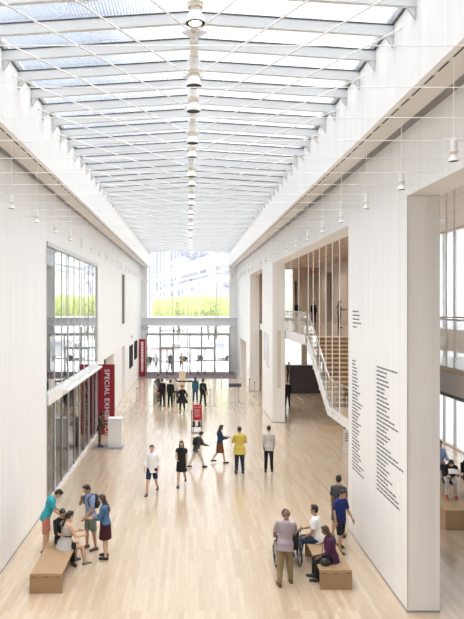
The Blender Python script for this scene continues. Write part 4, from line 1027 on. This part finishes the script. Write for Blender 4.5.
def tree(x, y, z, h, lab, dense=60, cm=None, r=.8):
    t = empty('tree', (x, y, z), label=lab, cat='tree'); rnd = random.Random(int(x*10)+77)
    mb = MB(); mb.cap((0, 0, 0), .07, (.05, 0, h*.55), .045, 8)
    for i in range(7):
        a = i*.9; mb.cap((.03, 0, h*(.3+.04*i)), .03, (math.cos(a)*r*.7, math.sin(a)*r*.4, h*(.6+.05*i)), .015, 6)
    mb.build('trunk', mat('bark', (.10, .075, .055), .9), t)
    mb = MB()
    for i in range(dense*5):
        a = rnd.uniform(0, 6.28); q = rnd.uniform(.15, 1)**.6*r; z_ = h*rnd.uniform(.42, 1.0); q *= math.sin(min(1, (z_/h-.3)*1.3)*2.6)*.9+.25
        c = Vector((math.cos(a)*q, math.sin(a)*q*.8, z_)); n = Vector((rnd.gauss(0, 1), rnd.gauss(0, 1), rnd.gauss(0, 1))).normalized(); u = n.orthogonal().normalized(); v = n.cross(u); L = .11
        vs = [mb.bm.verts.new(c+u*L), mb.bm.verts.new(c+v*L*.5+n*.02), mb.bm.verts.new(c-u*L), mb.bm.verts.new(c-v*L*.5+n*.02)]; mb.bm.faces.new(vs)
    mb.build('foliage', cm or mat('dull leaf', (.10, .14, .05), .8), t)
tree((178.5-VX)*80/F, 80, 0, 6.7, 'slim dark-leaved young tree in front of the hedge, nearer its end', 30, r=.35)
tree((208-VX)*79/F, 79, 0, 7.0, 'young tree in front of the hedge with sparse dark leaves', 36, r=.7)
tree((216-VX)*79.5/F, 79.5, 0, 6.9, 'sparse young tree in front of the hedge, beside its twin', 34, r=.7)
# sloping white footbridge
fb = empty('footbridge', (0, 92, 0), label='pale sloping footbridge rising behind the hedge', cat='bridge')
WS = MATS['white stone']; GS = mat('grey steel cladding', (.46, .47, .50), .4)
for j, (za, zb, th, m_) in enumerate(((8.0, 10.6, .7, WS), (8.9, 12.2, .18, GS), (9.6, 13.6, .9, WS), (8.45, 11.3, .14, GS), (10.6, 15.3, .2, GS))):
    MB().prism([(-5.3, za), (10, zb), (10, zb+th), (2, (za+zb)/2+.2+th), (-5.3, za+th*.4)], j*.5, j*.5+2.2, 'Y').build('deck_beam' if m_ is WS else 'railing_band', m_, fb)
for x in (-4.5, 0, 4.5, 9): MB().box(x-.25, x+.25, .5, 1.5, 0, 8.2+.17*(x+5)).build('pier', WS, fb)
# pavilion of curved metal sheets
pv = empty('pavilion', (0, 120, 0), label='pavilion of curling pale metal sheets beyond the footbridge', cat='pavilion')
PM = mat('brushed pale metal', (.50, .50, .60), .35, metal=.3)
def curl(x0, x1, z0, z1, bend, y, m_=PM):
    g = []
    for i in range(9):
        u = i/8; g.append([(x0+(x1-x0)*u+math.sin(v/6*3.1)*bend, y+math.sin(u*3.14)*1.8+math.cos(v/6*3)*1.5, z0+(z1-z0)*v/6+math.sin(u*3)*1.2) for v in range(7)])
    MB().sheet(g, .15).build('metal_sheet', m_, pv, True)
curl(-3.5, 0.5, 8.5, 14, 1.6, 0); curl(1.0, 4.5, 9.5, 16.5, -1.2, 1); curl(4.6, 8.8, 8.5, 14.5, 1.4, -1); curl(-2, 3, 13, 17, .8, 4); curl(6, 10, 12, 18, -1.6, 3)
for x in (-3, 1, 5, 9): MB().cyl((x, 1, 0), (x+.4, 1, 11), .3, 10).build('prop', PM, pv)
# towers
def tower(px0, px1, Y, topz, m_, label, stripes=0, m2=None, rows=0):
    x0, x1 = (px0-VX)*Y/F, (px1-VX)*Y/F; t = empty('office_tower', ((x0+x1)/2, Y, 0), label=label, cat='building'); hwid = (x1-x0)/2
    MB().box(-hwid, hwid, 0, 12, 0, topz).build('walls', m_, t)
    for i in range(stripes):
        x = -hwid+2*hwid*(i+.5)/stripes; MB().box(x-hwid/stripes*.45, x+hwid/stripes*.45, -.12, .05, 2, topz-1).build('window_strip', m2, t)
    for i in range(rows):
        z = 3+(topz-4)*i/rows; MB().box(-hwid*.95, hwid*.95, -.12, .05, z, z+(topz-4)/rows*.4).build('window_band', m2, t)
    return t
GL1 = mat('grey blue tower glass', (.26, .29, .36), .2)
tower(144, 166, 190, 48, WS, 'tall pale tower with slim upright window strips', 6, GL1)
tower(170, 184, 200, 30, mat('lilac grey tower', (.50, .50, .58), .5), 'short lilac grey tower beyond the pavilion', 4, GL1)
tower(228, 238, 180, 24, GS, 'grey tower partly hidden behind the footbridge', 0, GL1, 5)
tower(20, 62, 170, 22, WS, 'wide pale building with level grey window bands', 0, GL1, 7)
# vans in the street
def van(px, Y, m_, m2, label):
    X = (px-VX)*Y/F; t = empty('van', (X, Y, 0), label=label, cat='van')
    MB().prism([(-2.4, .35), (2.5, .35), (2.5, 1.1), (1.7, 1.35), (1.2, 2.2), (-2.4, 2.3)], -.95, .95, 'Y').build('van_body', m_, t)
    MB().box(-2.2, 1.0, -.97, -.95, 1.35, 1.65).build('side_stripe', m2, t); MB().box(.2, 1.2, -.96, -.94, 1.4, 2.0).build('side_window', mat('hazy window', (.30, .32, .36), .4), t)
    for x in (-1.6, 1.6):
        for y in (-.85, .85): MB().cyl((x, y-.1, .35), (x, y+.1, .35), .35, 18).build('wheel', TY, t)
van(170, 74, mat('white van paint', (.8, .8, .8), .3), mat('faded red paint', (.5, .25, .25), .4), 'white van with a red stripe parked outside the doors')
van(214, 75, MATS['white van paint'], mat('blue stripe paint', (.35, .42, .6), .4), 'white van with a blue stripe parked outside the doors')
van(236, 77.5, mat('silver van paint', (.5, .5, .52), .3), GS, 'silver van parked outside the end door')
# greenery beyond the hall windows
for i, y in enumerate((16, 22, 28, 34)):
    tree(19+(i % 2)*2, y, -.32, 6.5, 'leafy tree outside the hall windows, %s going away' % ordn(i), 70, mat('fresh leaf', (.25, .36, .12), .8), r=1.8)

# ---------------------------------------------------------------- bake the remeshed bodies and clothes
def bake():
    for o, v in REM:
        m = o.modifiers.new('surface', 'REMESH'); m.mode = 'VOXEL'; m.voxel_size = v; m.use_smooth_shade = True
        s = o.modifiers.new('soft', 'SMOOTH'); s.factor = .5; s.iterations = 3
    dg = bpy.context.evaluated_depsgraph_get(); dg.update()
    new = [(o, bpy.data.meshes.new_from_object(o.evaluated_get(dg))) for o, v in REM]
    for o, me in new:
        old = o.data; m_ = old.materials[0]; o.modifiers.clear(); o.data = me
        me.materials.clear(); me.materials.append(m_)
        for p in me.polygons: p.use_smooth = True
        bpy.data.meshes.remove(old)
bake()
